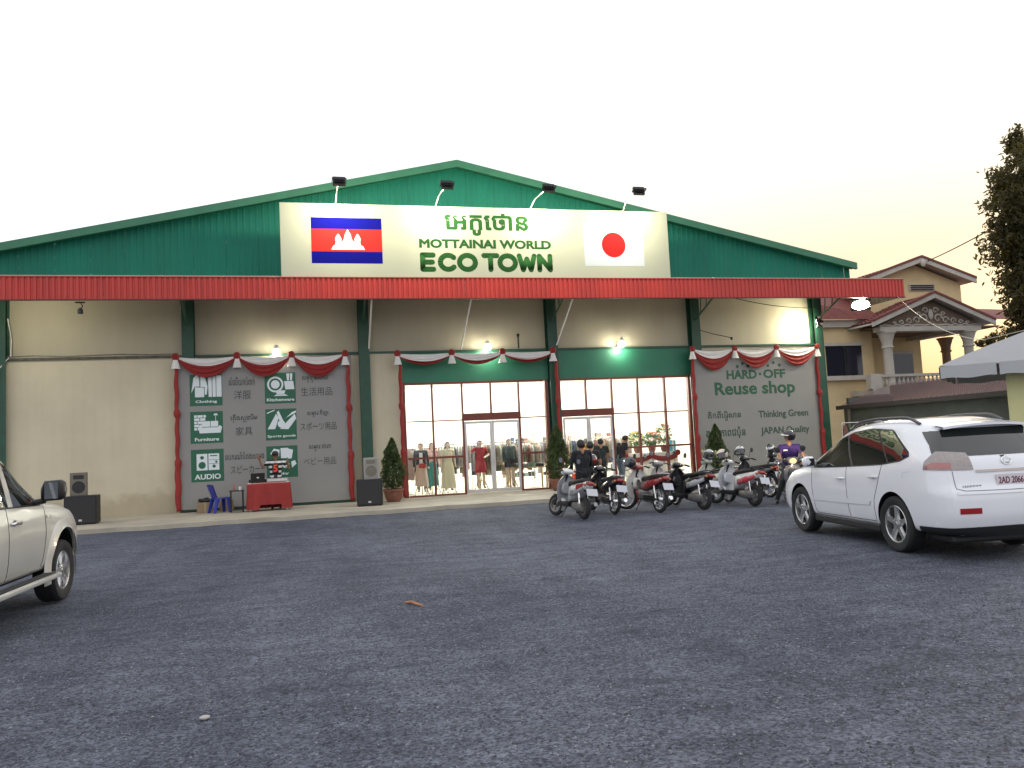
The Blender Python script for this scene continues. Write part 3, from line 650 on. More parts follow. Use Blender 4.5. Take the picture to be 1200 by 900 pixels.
def speaker(x, y, rz, z, m1, m2, lab):
    t = thing('loudspeaker', lab, 'loudspeaker', (x, y, z), rz)
    ob('cabinet', MB().prism([(-.22, -.16), (.22, -.16), (.17, .17), (-.17, .17)], 0, .64, 'xy'), m1, t, bevel=.012)
    ob('grille', B(-.19, .19, -.172, -.161, .03, .61), m2, t)
    ob('woofer', MB().lathe([(.16, -.174), (.165, -.178), (.13, -.173), (.06, -.176)], 24, (0, 0, .24), 'y'), m_browngrille if m1 is m_greybox else m_grille, t)
    ob('horn', B(-.13, .13, -.178, -.173, .46, .57), m_browngrille if m1 is m_greybox else m_grille, t)
subwoofer(-6.1, -2.45, R(4), .80, 'black floor loudspeaker cabinet under the brown loudspeaker by the left wall'); speaker(-6.15, -2.5, R(4), .88, m_browngrille, m_browngrille, 'brown loudspeaker on top of the left black cabinet')
subwoofer(1.72, -2.55, R(-6), .74, 'black floor loudspeaker cabinet under the grey loudspeaker by the green column'); speaker(1.78, -2.6, R(-6), .88, m_greybox, mat('pale_grille', (.28, .27, .25), .6, var=.25, vs=70), 'grey loudspeaker on top of the right black cabinet')

# ------------------------------------------------------------------ DJ corner
tb = thing('folding_table', 'folding table under the red cloth at the DJ corner', 'table', (-1.2, -1.75, .10))
ob('tabletop', B(-.6, .6, -.3, .3, .80, .83), m_white, tb)
for sx in (-1, 1):
    for sy in (-1, 1): ob('leg', MB().tube([(sx*.52, sy*.24, 0), (sx*.52, sy*.24, .80)], .016, 6), m_chrome, tb)
def clothfn(u, v):
    a = u*2*pi; c, s_ = cos(a), sin(a); k_ = max(abs(c), abs(s_)); x, y = c/k_*.61, s_/k_*.31
    if v < .12: f = v/.12; return (-1.2+x*f, -1.75+y*f, .943)
    d = (v-.12)/.88; fl = .035*d*sin(a*9+1)+.02*d*sin(a*17)
    z = .94-d*(.78-.10*max(0, sin(a*1.0+pi))*0-.13*(1 if (y < -.3 and -.25 < x < .35) else 0))
    return (-1.2+x*(1+fl/.5*.6+.04*d), -1.75+y*(1+fl/.3*.8+.05*d), z)
cl = MB().grid(clothfn, 160, 14); tag(ob('tablecloth', cl, m_cloth_red, smooth='all'), 'red cloth draped over the DJ table', 'tablecloth')
lp = thing('laptop', 'black laptop standing open on the left of the red table', 'laptop', (-1.52, -1.82, .945), R(8))
ob('base', B(-.2, .2, -.13, .13, 0, .025), m_black, lp); ob('screen', MB().obox((0, -.15, .15), (.40, .014, .27), Matrix.Rotation(R(14), 3, 'X')), m_black, lp); ob('badge', B(-.03, .03, -.175, -.168, .13, .17), m_alu, lp)
mx_ = thing('mixer', 'black mixer box under the laptop edge on the red table', 'mixer', (-1.5, -1.56, .945)); ob('case', B(-.28, .28, -.1, .1, 0, .09), m_black, mx_, bevel=.008)
for i in range(6): ob('knob', MB().lathe([(.014, .09), (.012, .115)], 8, (-.2+i*.08, 0, 0)), m_alu, mx_)
pl = thing('disc_player', 'silver grey DJ player on the right of the red table', 'disc player', (-.95, -1.78, .945)); ob('case', B(-.30, .30, -.17, .17, 0, .10), m_greybox, pl, bevel=.01); ob('platter', MB().lathe([(.13, .10), (.13, .12), (.02, .125)], 20), m_black, pl); ob('front_panel', B(-.28, .28, -.176, -.171, .02, .08), m_alu, pl)
st = thing('side_stand', 'thin black side stand between the blue chair and red table', 'stand', (-2.12, -1.7, .10))
ob('top', B(-.2, .2, -.18, .18, .62, .65), m_black, st)
for sx in (-1, 1):
    for sy in (-1, 1): ob('leg', MB().tube([(sx*.17, sy*.15, 0), (sx*.17, sy*.15, .62)], .013, 6), m_black, st)
ob('shelf', B(-.17, .17, -.15, .15, .06, .075), m_black, st)
tag(ob('paper_cup', MB().lathe([(.035, 0), (.045, .11), (.04, .11), (.03, .01)], 14), m_white), 'white cup on the thin side stand', 'cup').location = (-2.02, -1.75, .75)
tag(ob('bottle', MB().lathe([(.03, 0), (.033, .14), (.012, .19), (.012, .22)], 12), mat('bottle_plastic', (.35, .12, .10), .3), smooth=True), 'small reddish bottle on the thin side stand', 'bottle').location = (-2.2, -1.68, .75)
m_blue = mat('blue_plastic', (.012, .03, .30), .35, var=.08, vs=5)
ch = thing('plastic_chair', 'blue plastic chair beside the cardboard boxes, facing the DJ table', 'chair', (-2.62, -1.35, .10), R(-62))
ob('seat', MB().sup([(-.2, 0, .43, .20, .02, 4), (0, 0, .425, .22, .022, 4), (.22, 0, .44, .21, .02, 4)]), m_blue, ch, smooth=True)
def chb(u, v): 
    x = (u-.5)*2; w = .20+.03*v; return (x*w, -.19-.14*v+.03*x*x, .44+.42*v-.03*x*x*v)
bk = MB().grid(chb, 10, 8); bk.grid(lambda u, v: (chb(u, v)[0], chb(u, v)[1]-.02, chb(u, v)[2]), 10, 8); ob('backrest', bk, m_blue, ch, smooth='all', fix=False)
for sx in (-1, 1):
    ob('leg', MB().sup([(0, sx*.23, .20, .03, .04, 4), (.43, sx*.19, .17, .03, .07, 4)], 8, axis='z'), m_blue, ch)
    ob('leg', MB().sup([(0, sx*.22, -.27, .03, .04, 4), (.43, sx*.185, -.16, .03, .075, 4)], 8, axis='z'), m_blue, ch)
m_card = mat('cardboard', (.30, .21, .12), .85, var=.15, vs=6)
def cbox(x, y, rz, w, d, h, lab, open_=False):
    t = thing('cardboard_box', lab, 'box', (x, y, .10), rz); ob('body', B(-w/2, w/2, -d/2, d/2, 0, h), m_card, t); ob('tape', B(-.03, .03, -d/2-.002, d/2+.002, .01, h+.002), mat('tape', (.36, .27, .16), .4), t)
    if open_:
        ob('flap', MB().obox((w/2+.07, 0, h-.02), (.16, d*.95, .006), Matrix.Rotation(R(35), 3, 'Y')), m_card, t); ob('flap', MB().obox((-w/2-.06, 0, h+.03), (.15, d*.95, .006), Matrix.Rotation(R(-20), 3, 'Y')), m_card, t)
cbox(-3.10, -.95, R(6), .46, .36, .32, 'cardboard box with a black bag on it at the left of the blue chair', True); cbox(-2.50, -.78, R(-4), .36, .32, .34, 'cardboard box behind the blue plastic chair')
bgm = MB().ell((0, 0, .05), .2, .14, .07, 14, 8); bgm.v = [(x+.02*sin(y*40), y+.02*sin(x*31), max(0, z)+.02*sin(x*25+y*18)*(z > .03)) for x, y, z in bgm.v]
tag(ob('bag', bgm, m_black, smooth='all'), 'black crumpled bag lying on the left cardboard box', 'bag').location = (-3.10, -.95, .425)
# ------------------------------------------------------------------ people
def capsule(b, p, q, r0, r1, n=10):
    p, q = Vector(p), Vector(q); d = q-p; L = d.length
    t = d/L if L > 1e-6 else Vector((0, 0, 1)); u = t.orthogonal().normalized(); w = t.cross(u); rings = []
    for a in (-90, -60, -30): rings.append((p+t*r0*sin(R(a)), max(.0005, r0*cos(R(a)))))
    rings.append((p, r0)); rings.append((q, r1))
    for a in (30, 60, 90): rings.append((q+t*r1*sin(R(a)), max(.0005, r1*cos(R(a)))))
    b.rings([[c+(u*cos(2*pi*j/n)+w*sin(2*pi*j/n))*r for j in range(n)] for c, r in rings], True, True)
def fuse(caps, mats, voxel=.010, smooth_it=7):
    """one continuous surface around tapered bones; material by nearest bone"""
    b = MB()
    for p, q, r0, r1, mi in caps: capsule(b, p, q, r0, r1)
    me = b.mesh('body', []); o = bpy.data.objects.new('tmp', me); col.objects.link(o)
    rm = o.modifiers.new('r', 'REMESH'); rm.mode = 'VOXEL'; rm.voxel_size = voxel
    sm = o.modifiers.new('s', 'SMOOTH'); sm.iterations = smooth_it; sm.factor = .5
    bpy.context.view_layer.update()
    e = o.evaluated_get(bpy.context.evaluated_depsgraph_get()); out = bpy.data.meshes.new_from_object(e)
    bpy.data.objects.remove(o); bpy.data.meshes.remove(me); out.materials.clear()
    for m in mats: out.materials.append(m)
    n = len(out.polygons); C = np.empty(n*3); out.polygons.foreach_get('center', C); C = C.reshape(-1, 3)
    best = np.full(n, 1e9); idx = np.zeros(n, int)
    for p, q, r0, r1, mi in caps:
        p_, q_ = np.array(p), np.array(q); d = q_-p_; L2 = max(1e-9, d@d); t = np.clip(((C-p_)@d)/L2, 0, 1)
        dist = np.linalg.norm(C-(p_+t[:, None]*d), axis=1)-(r0+(r1-r0)*t); k = dist < best; best[k] = dist[k]; idx[k] = mi
    out.polygons.foreach_set('material_index', idx.tolist()); out.polygons.foreach_set('use_smooth', [True]*n); out.update(); return out
SKIN, TOP, LEG, SHOE = 0, 1, 2, 3
def person(label, loc, rz, pose=None, top=(.02, .02, .025), leg=(.03, .035, .05), shoe=(.02, .02, .02), hair='short', fem=False, sleeve='short', group=None, short=False, scale=1.0, eyes=True, name='person', cat='person', skin=None, fingers=True, topmat=None, hairmat=None):
    J = dict(pel=(0, 0, .95), ch=(0, .01, 1.25), nk=(0, 0, 1.44), hd=(0, .03, 1.552), sl=(-.185, 0, 1.385), sr=(.185, 0, 1.385), el=(-.24, -.03, 1.12), er=(.24, -.03, 1.12), wl=(-.25, .06, .88), wr=(.25, .06, .88),
             hl=(-.09, 0, .91), hr=(.09, 0, .91), kl=(-.10, .03, .49), kr=(.10, .03, .49), al=(-.105, 0, .09), ar=(.105, 0, .09), tl=(-.12, .16, .035), tr=(.12, .16, .035), face=(0, 1, -.1))
    if pose: J.update(pose)
    V = {k: Vector(v) for k, v in J.items()}; c = []
    def C(a, b, r0, r1, m): c.append((tuple(a), tuple(b), r0, r1, m))
    f = V['face'].normalized(); side = (V['sr']-V['sl']).normalized(); k = .9 if fem else 1
    sk = V['hr']-V['hl']; sp = V['ch']-V['pel']
    for s in (-1, 1):
        o1 = side*.085*k*s; o0 = sk.normalized()*.07*s
        C(V['pel']+o0, V['pel']+sp*.5+side*.06*k*s, .105, .095*k, LEG if False else TOP); C(V['pel']+sp*.4+side*.06*k*s, V['ch']+o1, .10*k, .115*k, TOP); C(V['ch']+o1, V['ch']+(V['nk']-V['ch'])*.62+side*.10*s*k, .11*k, .065, TOP)
    C(V['pel']-Vector((0, 0, .05)), V['pel'], .115, .115, LEG)
    for s, n in ((-1, 'l'), (1, 'r')):
        sh, el, wr, hp, kn, an, to = [V[x+n] for x in ('s', 'e', 'w', 'h', 'k', 'a', 't')]
        C(V['ch']+(V['nk']-V['ch'])*.7, sh, .06, .062, TOP)
        C(sh, sh+(el-sh)*.62, .062, .052, TOP); C(sh+(el-sh)*.6, el, .046 if sleeve == 'short' else .052, .042, SKIN if sleeve == 'short' else TOP)
        C(el, wr, .042 if sleeve == 'short' else .046, .028 if sleeve == 'short' else .036, SKIN if sleeve == 'short' else TOP)
        d = (wr-el).normalized(); pn = side.cross(d); pn = pn.normalized() if pn.length > .2 else f.copy(); ac = d.cross(pn).normalized()
        C(wr, wr+d*.03, .027, .03, SKIN)
        for q in (-1, 1): C(wr+d*.03+ac*.015*q, wr+d*.085+ac*.022*q, .02, .018, SKIN)
        if fingers:
            for i, (q, L) in enumerate(((-1.5, .062), (-.5, .078), (.5, .082), (1.5, .072))):
                a = wr+d*.09+ac*q*.021; b_ = a+d*L*.55+pn*s*0; e_ = b_+d*L*.4+pn*.022
                C(a, b_, .0105, .0095, SKIN); C(b_, e_, .0095, .008, SKIN)
            a = wr+d*.03+ac*.035*(-s); C(a, a+d*.035+ac*.03*(-s), .013, .011, SKIN); C(a+d*.035+ac*.03*(-s), a+d*.07+ac*.034*(-s), .011, .009, SKIN)
        C(hp, kn, .092*k, .062, LEG)
        C(kn, kn+(an-kn)*.45, .060, .057, SKIN if short else LEG); C(kn+(an-kn)*.45, an, .057, .042 if short else .05, SKIN if short else LEG)
        C(an+Vector((0, 0, -.03)), an+(to-an)*.35+Vector((0, 0, -.035)), .042, .042, SHOE); C(an+(to-an)*.3+Vector((0, 0, -.035)), to, .042, .034, SHOE)
    hd, nk = V['hd'], V['nk']; up = (hd-nk).normalized(); rt = f.cross(up).normalized()
    C(nk-up*.05, hd-up*.07, .056, .052, SKIN); C(hd-f*.022+up*.025, hd+f*.012+up*.03, .088, .085, SKIN); C(hd-up*.04+f*.02, hd-up*.075+f*.045, .066, .042, SKIN)
    C(hd+f*.092-up*.005, hd+f*.108-up*.03, .010, .014, SKIN)
    for s in (-1, 1): C(hd+rt*.083*s-up*.005-f*.01, hd+rt*.086*s-up*.03-f*.005, .014, .010, SKIN)
    mats = [skin or m_skin, topmat or mat('cloth_%.3f_%.3f_%.3f' % top, top, .8, var=.15, vs=9), mat('cloth_%.3f_%.3f_%.3f' % leg, leg, .8, var=.2, vs=9), mat('shoe_%.2f' % shoe[0], shoe, .6)]
    t = thing(name, label, cat, loc, rz, group); t.scale = (scale,)*3
    ob('body', fuse(c, mats), None, t)
    fm = Matrix((rt, f - up*f.dot(up), up)).transposed().to_3x3()
    if hair:
        h = MB(); Lh = {'short': -.15, 'long': -.85, 'bun': -.25}[hair]
        h.ell((0, 0, 0), .100, .116, .112, 16, 12, z0=-.62)
        h.v = [v for v in h.v]
        hv = []
        for x, y, z in h.v:
            if y > .0 and z < .055: y = y*.35
            hv.append(tuple(hd+up*.03-f*.012+rt*x+f*y+up*z))
        h.v = hv; ob('hair', h, hairmat or m_hair, t, smooth='all')
        if hair == 'long':
            h = MB(); h.sup([(-.26, 0, -.075, .075, .03, 2.5), (-.1, 0, -.08, .09, .04, 2.5), (.04, 0, -.06, .09, .06, 2.5)], 14, axis='z'); h.v = [tuple(hd+rt*x+f*y+up*z) for x, y, z in h.v]; ob('long_hair', h, hairmat or m_hair, t, smooth='all')
        if hair == 'bun':
            h = MB().ell((0, -.11, .07), .05, .05, .045, 10, 7); h.v = [tuple(hd+rt*x+f*y+up*z) for x, y, z in h.v]; ob('hair_bun', h, hairmat or m_hair, t, smooth='all')
    if eyes:
        for s in (-1, 1): ob('eye', MB().ell(tuple(hd+rt*.033*s+f*.086+up*.012), .011, .006, .007, 8, 6), m_hair, t)
        ob('mouth', MB().ell(tuple(hd+f*.083-up*.058), .022, .006, .005, 8, 6), mat('lips', (.22, .07, .06), .5), t)
    t['fm'] = 0; del t['fm']
    return t, V, (rt, f, up)
# DJ behind the table
def stripes():
    m = bpy.data.materials.new('striped_jersey'); m.use_nodes = True; n = m.node_tree.nodes; l = m.node_tree.links; p = n['Principled BSDF']; p.inputs['Roughness'].default_value = .8
    tc = n.new('ShaderNodeTexCoord'); sp = n.new('ShaderNodeSeparateXYZ'); l.new(tc.outputs['Object'], sp.inputs[0])
    a = n.new('ShaderNodeMath'); a.operation = 'MULTIPLY'; a.inputs[1].default_value = 1/.14; l.new(sp.outputs[2], a.inputs[0])
    b = n.new('ShaderNodeMath'); b.operation = 'FRACT'; l.new(a.outputs[0], b.inputs[0]); c = n.new('ShaderNodeMath'); c.operation = 'GREATER_THAN'; c.inputs[1].default_value = .55; l.new(b.outputs[0], c.inputs[0])
    r = n.new('ShaderNodeMix'); r.data_type = 'RGBA'; l.new(c.outputs[0], r.inputs[0]); r.inputs[6].default_value = (.012, .012, .014, 1); r.inputs[7].default_value = (.7, .7, .7, 1); l.new(r.outputs[2], p.inputs['Base Color']); return m
dj, V, (rt, f, up) = person('man in striped number five jersey and cap raising one hand behind the red table', (-1.02, -1.1, .10), R(180), dict(el=(-.38, .0, 1.17), wl=(-.36, .16, 1.30), er=(.36, -.02, 1.22), wr=(.44, .12, 1.44)), topmat=stripes(), leg=(.02, .02, .03), hair='short', scale=1.04)
ob('jersey_front', MB().sup([(1.05, 0, .118, .09, .012, 4), (1.30, 0, .135, .09, .012, 4)], 12, axis='z'), m_black, dj)
vs, fs = text_mesh('5', .01, .05); ax = min(v[0] for v in vs); bx = max(v[0] for v in vs); az = min(v[1] for v in vs); bz = max(v[1] for v in vs)
ob('number', MB().add([(.065-(v[0]-ax)/(bx-ax)*.13, .150+v[2]*.3, 1.07+(v[1]-az)/(bz-az)*.22) for v in vs], fs), mat('number_red', (.75, .07, .03), .6), dj)
def cap_on(t, V, rt, f, up, m, m2=None):
    hd = V['hd']; h = MB().ell((0, -.012, .05), .104, .118, .10, 16, 6, z0=0); h.v = [tuple(hd+rt*x+f*y+up*z) for x, y, z in h.v]; ob('cap', h, m, t, smooth='all')
    b = MB().grid(lambda u, v: tuple(hd+rt*((u-.5)*.17*(1-.2*v))+f*(.085+.085*v*(1-(2*u-1)**2*.35))+up*(.05-.025*v-.02*(2*u-1)**2)), 8, 4)
    b.grid(lambda u, v: tuple(hd+rt*((u-.5)*.17*(1-.2*v))+f*(.085+.085*v*(1-(2*u-1)**2*.35))+up*(.044-.025*v-.02*(2*u-1)**2)), 8, 4); ob('cap_peak', b, m2 or m, t, smooth='all', fix=False)
cap_on(dj, V, rt, f, up, m_black)
# shoppers in front of the doors
person('man in black shirt seen from behind, standing behind the leftmost scooter', (6.22, -9.0, 0), R(6), dict(el=(-.25, .06, 1.13), wl=(-.16, .24, .98), er=(.25, .06, 1.13), wr=(.16, .24, .98)), top=(.010, .011, .016), leg=(.015, .015, .02), sleeve='long', eyes=False, scale=1.03)
person('second man in dark shirt behind the man in black', (7.3, -6.6, 0), R(-10), None, top=(.015, .015, .018), leg=(.02, .02, .025), eyes=False)
person('woman in dark dress standing at the right shop door', (9.2, -2.3, .10), R(-15), dict(er=(.27, .05, 1.14), wr=(.33, .2, .98)), top=(.012, .02, .02), leg=(.012, .016, .016), hair='bun', fem=True, eyes=False, scale=.98)
person('man in black shirt and jeans bending his head down outside the window', (9.98, -2.0, .10), R(-72), dict(ch=(0, .06, 1.24), nk=(0, .13, 1.40), hd=(0, .235, 1.505), face=(0, .75, -.65), sl=(-.17, .10, 1.36), sr=(.17, .10, 1.36), el=(-.2, .10, 1.09), er=(.2, .10, 1.09), wl=(-.12, .29, 1.10), wr=(.10, .30, 1.08), kl=(-.1, .05, .49), kr=(.1, .0, .49), ar=(.11, -.06, .09), tr=(.12, .1, .035)), top=(.012, .012, .014), leg=(.10, .14, .17), eyes=False, scale=1.05)
# purple rider with a cap helmet, astride his motorbike
rid, V, (rt, f, up) = person('rider in purple shirt and dark helmet astride a motorbike, one foot down', (11.08, -10.0, 0), R(158), dict(pel=(0, -.08, .82), ch=(0, .04, 1.12), nk=(0, .08, 1.31), hd=(.0, .11, 1.455), face=(.75, .65, -.05), sl=(-.19, .07, 1.25), sr=(.19, .07, 1.25), el=(-.27, .22, 1.04), er=(.27, .22, 1.04), wl=(-.30, .46, 1.0), wr=(.30, .46, 1.0),
    hl=(-.10, -.05, .80), hr=(.10, -.05, .80), kl=(-.23, .26, .60), kr=(.22, .22, .52), al=(-.30, .10, .28), ar=(.34, .06, .09), tl=(-.31, .26, .22), tr=(.38, .21, .035)), top=(.055, .025, .15), leg=(.03, .035, .035), hair=None, scale=1.06)
def helmet_shape(b, hd, rt, f, up, s=1.0):
    h = MB().ell((0, -.01, .0), .128*s, .150*s, .135*s, 20, 10, z0=-.45); h.v = [tuple(Vector(hd)+rt*x+f*(y*(.62 if (z < -.0 and y > 0) else 1))+up*(z+.035)) for x, y, z in h.v]; return h
ob('helmet', helmet_shape(None, V['hd'], rt, f, up), mat('dark_helmet', (.02, .018, .03), .25, coat=.5), rid, smooth='all')
b = MB().grid(lambda u, v: tuple(V['hd']+rt*((u-.5)*.2)+f*(.12+.08*v*(1-(2*u-1)**2*.4))+up*(.075-.01*v)), 8, 3); ob('helmet_peak', b, m_white, rid)
ob('chest_print', B(.06, .15, .158, .164, 1.16, 1.19), m_white, rid)
# ------------------------------------------------------------------ motorbikes
m_lamp_red = mat('red_lens', (.30, .01, .015), .15, coat=.6); m_lamp_clear = mat('clear_lens', (.55, .55, .56), .1, coat=.8); m_plate = mat('plate_white', (.55, .56, .60), .5, var=.05); m_mirror = mat('mirror_face', (.8, .82, .85), .03, 1)
m_seat = mat('seat_vinyl', (.018, .017, .016), .5, var=.2, vs=20); m_cast = mat('cast_alloy', (.28, .27, .26), .45, .7, var=.3, vs=15)
PAINT = {}
def paint(c, metal=0): 
    k = 'paint_%.2f_%.2f_%.2f' % c
    return mat(k, c, .28, metal, var=.06, vs=4, coat=.7)
def wheel(par, y, r, tw, name, spokes=True, disc=False):
    w = ob(name, MB().torus((0, y, r), r-tw*.5, tw*.5, 'x', 30, 10), m_rubber, par, smooth='all')
    rr = r-tw*.95
    ob('rim', MB().lathe([(rr, -tw*.38), (rr+.012, -tw*.40), (rr+.012, tw*.40), (rr, tw*.38), (rr-.012, 0), (rr, -tw*.38)], 28, (0, y, r), 'x', caps=False), m_chrome if spokes else m_cast, w, smooth=True)
    h = MB().lathe([(.03, -.05), (.05, -.04), (.05, .04), (.03, .05)], 14, (0, y, r), 'x')
    if spokes:
        for i in range(18):
            a = 2*pi*i/18; s = 1 if i % 2 else -1; h.tube([(s*.03, y+.045*cos(a), r+.045*sin(a)), (0, y+rr*cos(a+.25*s), r+rr*sin(a+.25*s))], .0028, 4)
    else:
        for i in range(5):
            a = 2*pi*i/5+.3; h.sup([(.03, 0, 0, .018, .016, 4), (rr, 0, 0, .014, .02, 4)], 8, axis='z'); n = 16
            q = Matrix.Rotation(a, 3, 'X'); h.v[-n:] = [tuple(Vector((0, y, r))+q @ Vector(v)) for v in h.v[-n:]]
    ob('hub', h, m_chrome if spokes else m_cast, w)
    return w
def motorbike(kind, label, x, y, head, c1, c2, lean=7, steer=-22, plate='', mirrors=True, seatc=None, tail=None, light=False, shield=None, wide=1.0):
    """kind scooter or underbone; nose along +Y"""
    t = thing('motorbike', label, 'motorbike', (x, y, 0), R(head), 'motorbikes parked in front of the shop')
    t.rotation_euler = (0, R(lean), R(head)); t.rotation_mode = 'XYZ'; t.scale = (1.06,)*3
    P1, P2_ = paint(c1), paint(c2); sh = paint(shield) if shield else P1
    sc = kind == 'scooter'; r = .235 if sc else .285; tw = .10 if sc else .075; wf, wr_ = .63, -.62
    wheel(t, wr_, r, tw*1.05, 'rear_wheel', not sc); 
    fr = thing_part(t, 'steering', (0, .36, .60)); fr.rotation_euler = (0, 0, R(steer))
    def F(mb): mb.v = [(a, b-.36, c-.60) for a, b, c in mb.v]; return mb
    # steering assembly (one part with sub-parts)
    w = MB().torus((0, wf, r), r-tw*.5, tw*.5, 'x', 30, 10); ob('front_tyre', F(w), m_rubber, fr, smooth='all')
    rr = r-tw*.95; w = MB().lathe([(rr, -tw*.38), (rr+.012, -tw*.4), (rr+.012, tw*.4), (rr, tw*.38), (rr-.012, 0), (rr, -tw*.38)], 28, (0, wf, r), 'x', caps=False)
    for i in range(16 if not sc else 5):
        a = 2*pi*i/(16 if not sc else 5); s = 1 if i % 2 else -1; w.tube([(s*.02, wf, r), (0, wf+rr*cos(a), r+rr*sin(a))], .003 if not sc else .014, 5)
    w.lathe([(.045, -.05), (.045, .05)], 12, (0, wf, r), 'x'); ob('front_rim', F(w), m_chrome if not sc else m_cast, fr)
    def fend(u, v):
        a = R(205-150*u); k = 2*v-1; R_ = r+.035-.02*k*k; return (k*(tw*.75), wf-cos(a)*-1*R_*1.0, r+sin(a)*R_)
    ob('front_fender', F(MB().grid(fend, 14, 6)), P1, fr, smooth='all', fix=False)
    fk = MB()
    for s in (-1, 1): fk.tube([(s*.075, wf, r), (s*.075, .44, .62)], .022, 8)
    fk.tube([(0, .47, .56), (0, .34, .93)], .03, 8); ob('fork', F(fk), m_darksteel, fr)
    hb = MB().tube([(-.34, .24, .96), (-.22, .29, .985), (-.08, .35, .95), (.08, .35, .95), (.22, .29, .985), (.34, .24, .96)], .012, 8); ob('handlebar', F(hb), m_darksteel, fr)
    ob('handlebar_cover', F(MB().sup([(.25, 0, .955, .09, .035, 2.5), (.32, 0, .965, .17, .06, 2.5), (.40, 0, .955, .14, .085, 2.3), (.47, 0, .94, .07, .06, 2)], 16)), P1, fr, smooth='all')
    ob('headlight', F(MB().sup([(.455, 0, .945, .07, .058, 2), (.475, 0, .945, .072, .06, 2), (.50, 0, .94, .05, .042, 2)], 16)), emis('motorbike_headlight', (1, .58, .25), .55) if light else m_lamp_clear, fr, smooth='all')
    for s in (-1, 1):
        ob('grip', F(MB().tube([(s*.24, .283, .982), (s*.36, .232, .957)], .019, 8)), m_rubber, fr)
        ob('brake_lever', F(MB().tube([(s*.2, .34, .98), (s*.28, .33, .975), (s*.36, .285, .955)], .006, 6)), m_chrome, fr)
        if mirrors:
            ob('mirror_stem', F(MB().tube([(s*.17, .31, .98), (s*.22, .33, 1.12), (s*.25, .31, 1.18)], .006, 6)), m_darksteel, fr)
            mm = MB().lathe([(.005, .018), (.055, .012), (.062, 0), (.060, -.006)], 16, (s*.27, .305, 1.20), 'y'); ob('mirror', F(mm), m_black, fr, smooth=True)
            ob('mirror_glass', F(MB().lathe([(.056, -.008), (.002, -.0075)], 16, (s*.27, .305, 1.20), 'y')), m_mirror, fr)
    # leg shield
    rings = []
    for z, w_, yc in ((.27, .10, .42), (.33, .17, .405), (.48, .20, .395), (.62, .21, .385), (.74, .19, .37), (.84, .12, .36), (.89, .05, .35)):
        ring = []
        w_ *= wide
        for i in range(13): k = i/6-1; ring.append((k*w_, yc+.05*(1-k*k)-.01, z))
        for i in range(13): k = 1-i/6; ring.append((k*w_, yc+.05*(1-k*k)-.045, z))
        rings.append(ring)
    ob('leg_shield', MB().rings(rings), sh, t, smooth=True)
    ob('front_cover', MB().sup([(.40, 0, .62, .13, .20, 2.3), (.46, 0, .64, .11, .17, 2.2), (.52, 0, .66, .05, .10, 2)], 16), P2_ if not sc else P1, t, smooth='all')
    ob('storage_lid', MB().sup([(.30, 0, .60, .09, .10, 3), (.345, 0, .60, .12, .13, 3)], 16), sh, t, smooth=True)
    if sc:
        ob('floorboard', MB().sup([(.40, 0, .29, .16, .045, 4), (.1, 0, .27, .17, .05, 4), (-.12, 0, .29, .16, .06, 4)], 16), m_black, t, smooth=True)
        ob('rear_body', MB().sup([(.0, 0, .48, .10, .19, 3), (-.12, 0, .54, .155, .17, 2.6), (-.35, 0, .60, .165, .14, 2.5), (-.58, 0, .655, .15, .115, 2.4), (-.75, 0, .70, .11, .085, 2.2), (-.84, 0, .725, .06, .045, 2)], 20), P1, t, smooth='all')
        for s in (-1, 1): ob('side_panel', MB().sup([(-.2, s*.135, .52, .035, .07, 2.4), (-.45, s*.14, .57, .035, .075, 2.4), (-.72, s*.10, .66, .025, .045, 2.2)], 12), P2_, t, smooth='all')
        ob('engine', MB().sup([(-.2, -.02, .26, .09, .08, 3), (-.45, -.05, .25, .10, .10, 3), (-.68, -.07, .25, .05, .09, 3)], 14), m_cast, t, smooth=True)
        seat_s = [(.06, 0, .70, .09, .025, 3), (-.05, 0, .735, .13, .045, 3), (-.3, 0, .745, .15, .05, 3), (-.5, 0, .775, .145, .05, 3), (-.68, 0, .79, .11, .035, 2.6)]
    else:
        ob('frame_spine', MB().tube([(0, .40, .72), (0, .2, .52), (0, -.05, .50), (0, -.35, .56), (0, -.75, .66)], [.05, .06, .07, .06, .03], 10), P2_, t, smooth=True)
        ob('engine', MB().sup([(.22, 0, .33, .05, .05, 3), (.12, 0, .33, .10, .09, 3), (-.12, 0, .31, .11, .11, 3), (-.25, 0, .30, .08, .09, 3)], 14), m_cast, t, smooth=True)
        for s in (-1, 1): ob('side_panel', MB().sup([(-.02, s*.10, .54, .03, .05, 2.4), (-.25, s*.125, .57, .035, .09, 2.4), (-.55, s*.11, .64, .03, .07, 2.2), (-.80, s*.06, .71, .02, .035, 2)], 12), P1, t, smooth='all')
        ob('rear_body', MB().sup([(.05, 0, .60, .09, .07, 2.5), (-.3, 0, .64, .12, .08, 2.4), (-.6, 0, .68, .10, .07, 2.3), (-.84, 0, .735, .05, .035, 2)], 16), P2_, t, smooth='all')
        ob('chain_cover', MB().sup([(-.1, -.10, .31, .012, .05, 4), (-.58, -.10, .30, .012, .055, 4)], 10), m_chrome if c1[0] > .3 else m_darksteel, t)
        seat_s = [(.08, 0, .70, .07, .025, 3), (-.05, 0, .735, .11, .04, 3), (-.3, 0, .745, .125, .045, 3), (-.5, 0, .775, .125, .045, 3), (-.7, 0, .79, .09, .03, 2.6)]
        for s in (-1, 1): ob('foot_rest', MB().tube([(s*.1, .0, .27), (s*.25, .0, .28)], .014, 6), m_rubber, t)
    ob('seat', MB().sup(seat_s, 18), mat('seat_%.2f_%.2f' % seatc[:2], seatc, .5, var=.2, vs=12) if seatc else m_seat, t, smooth='all')
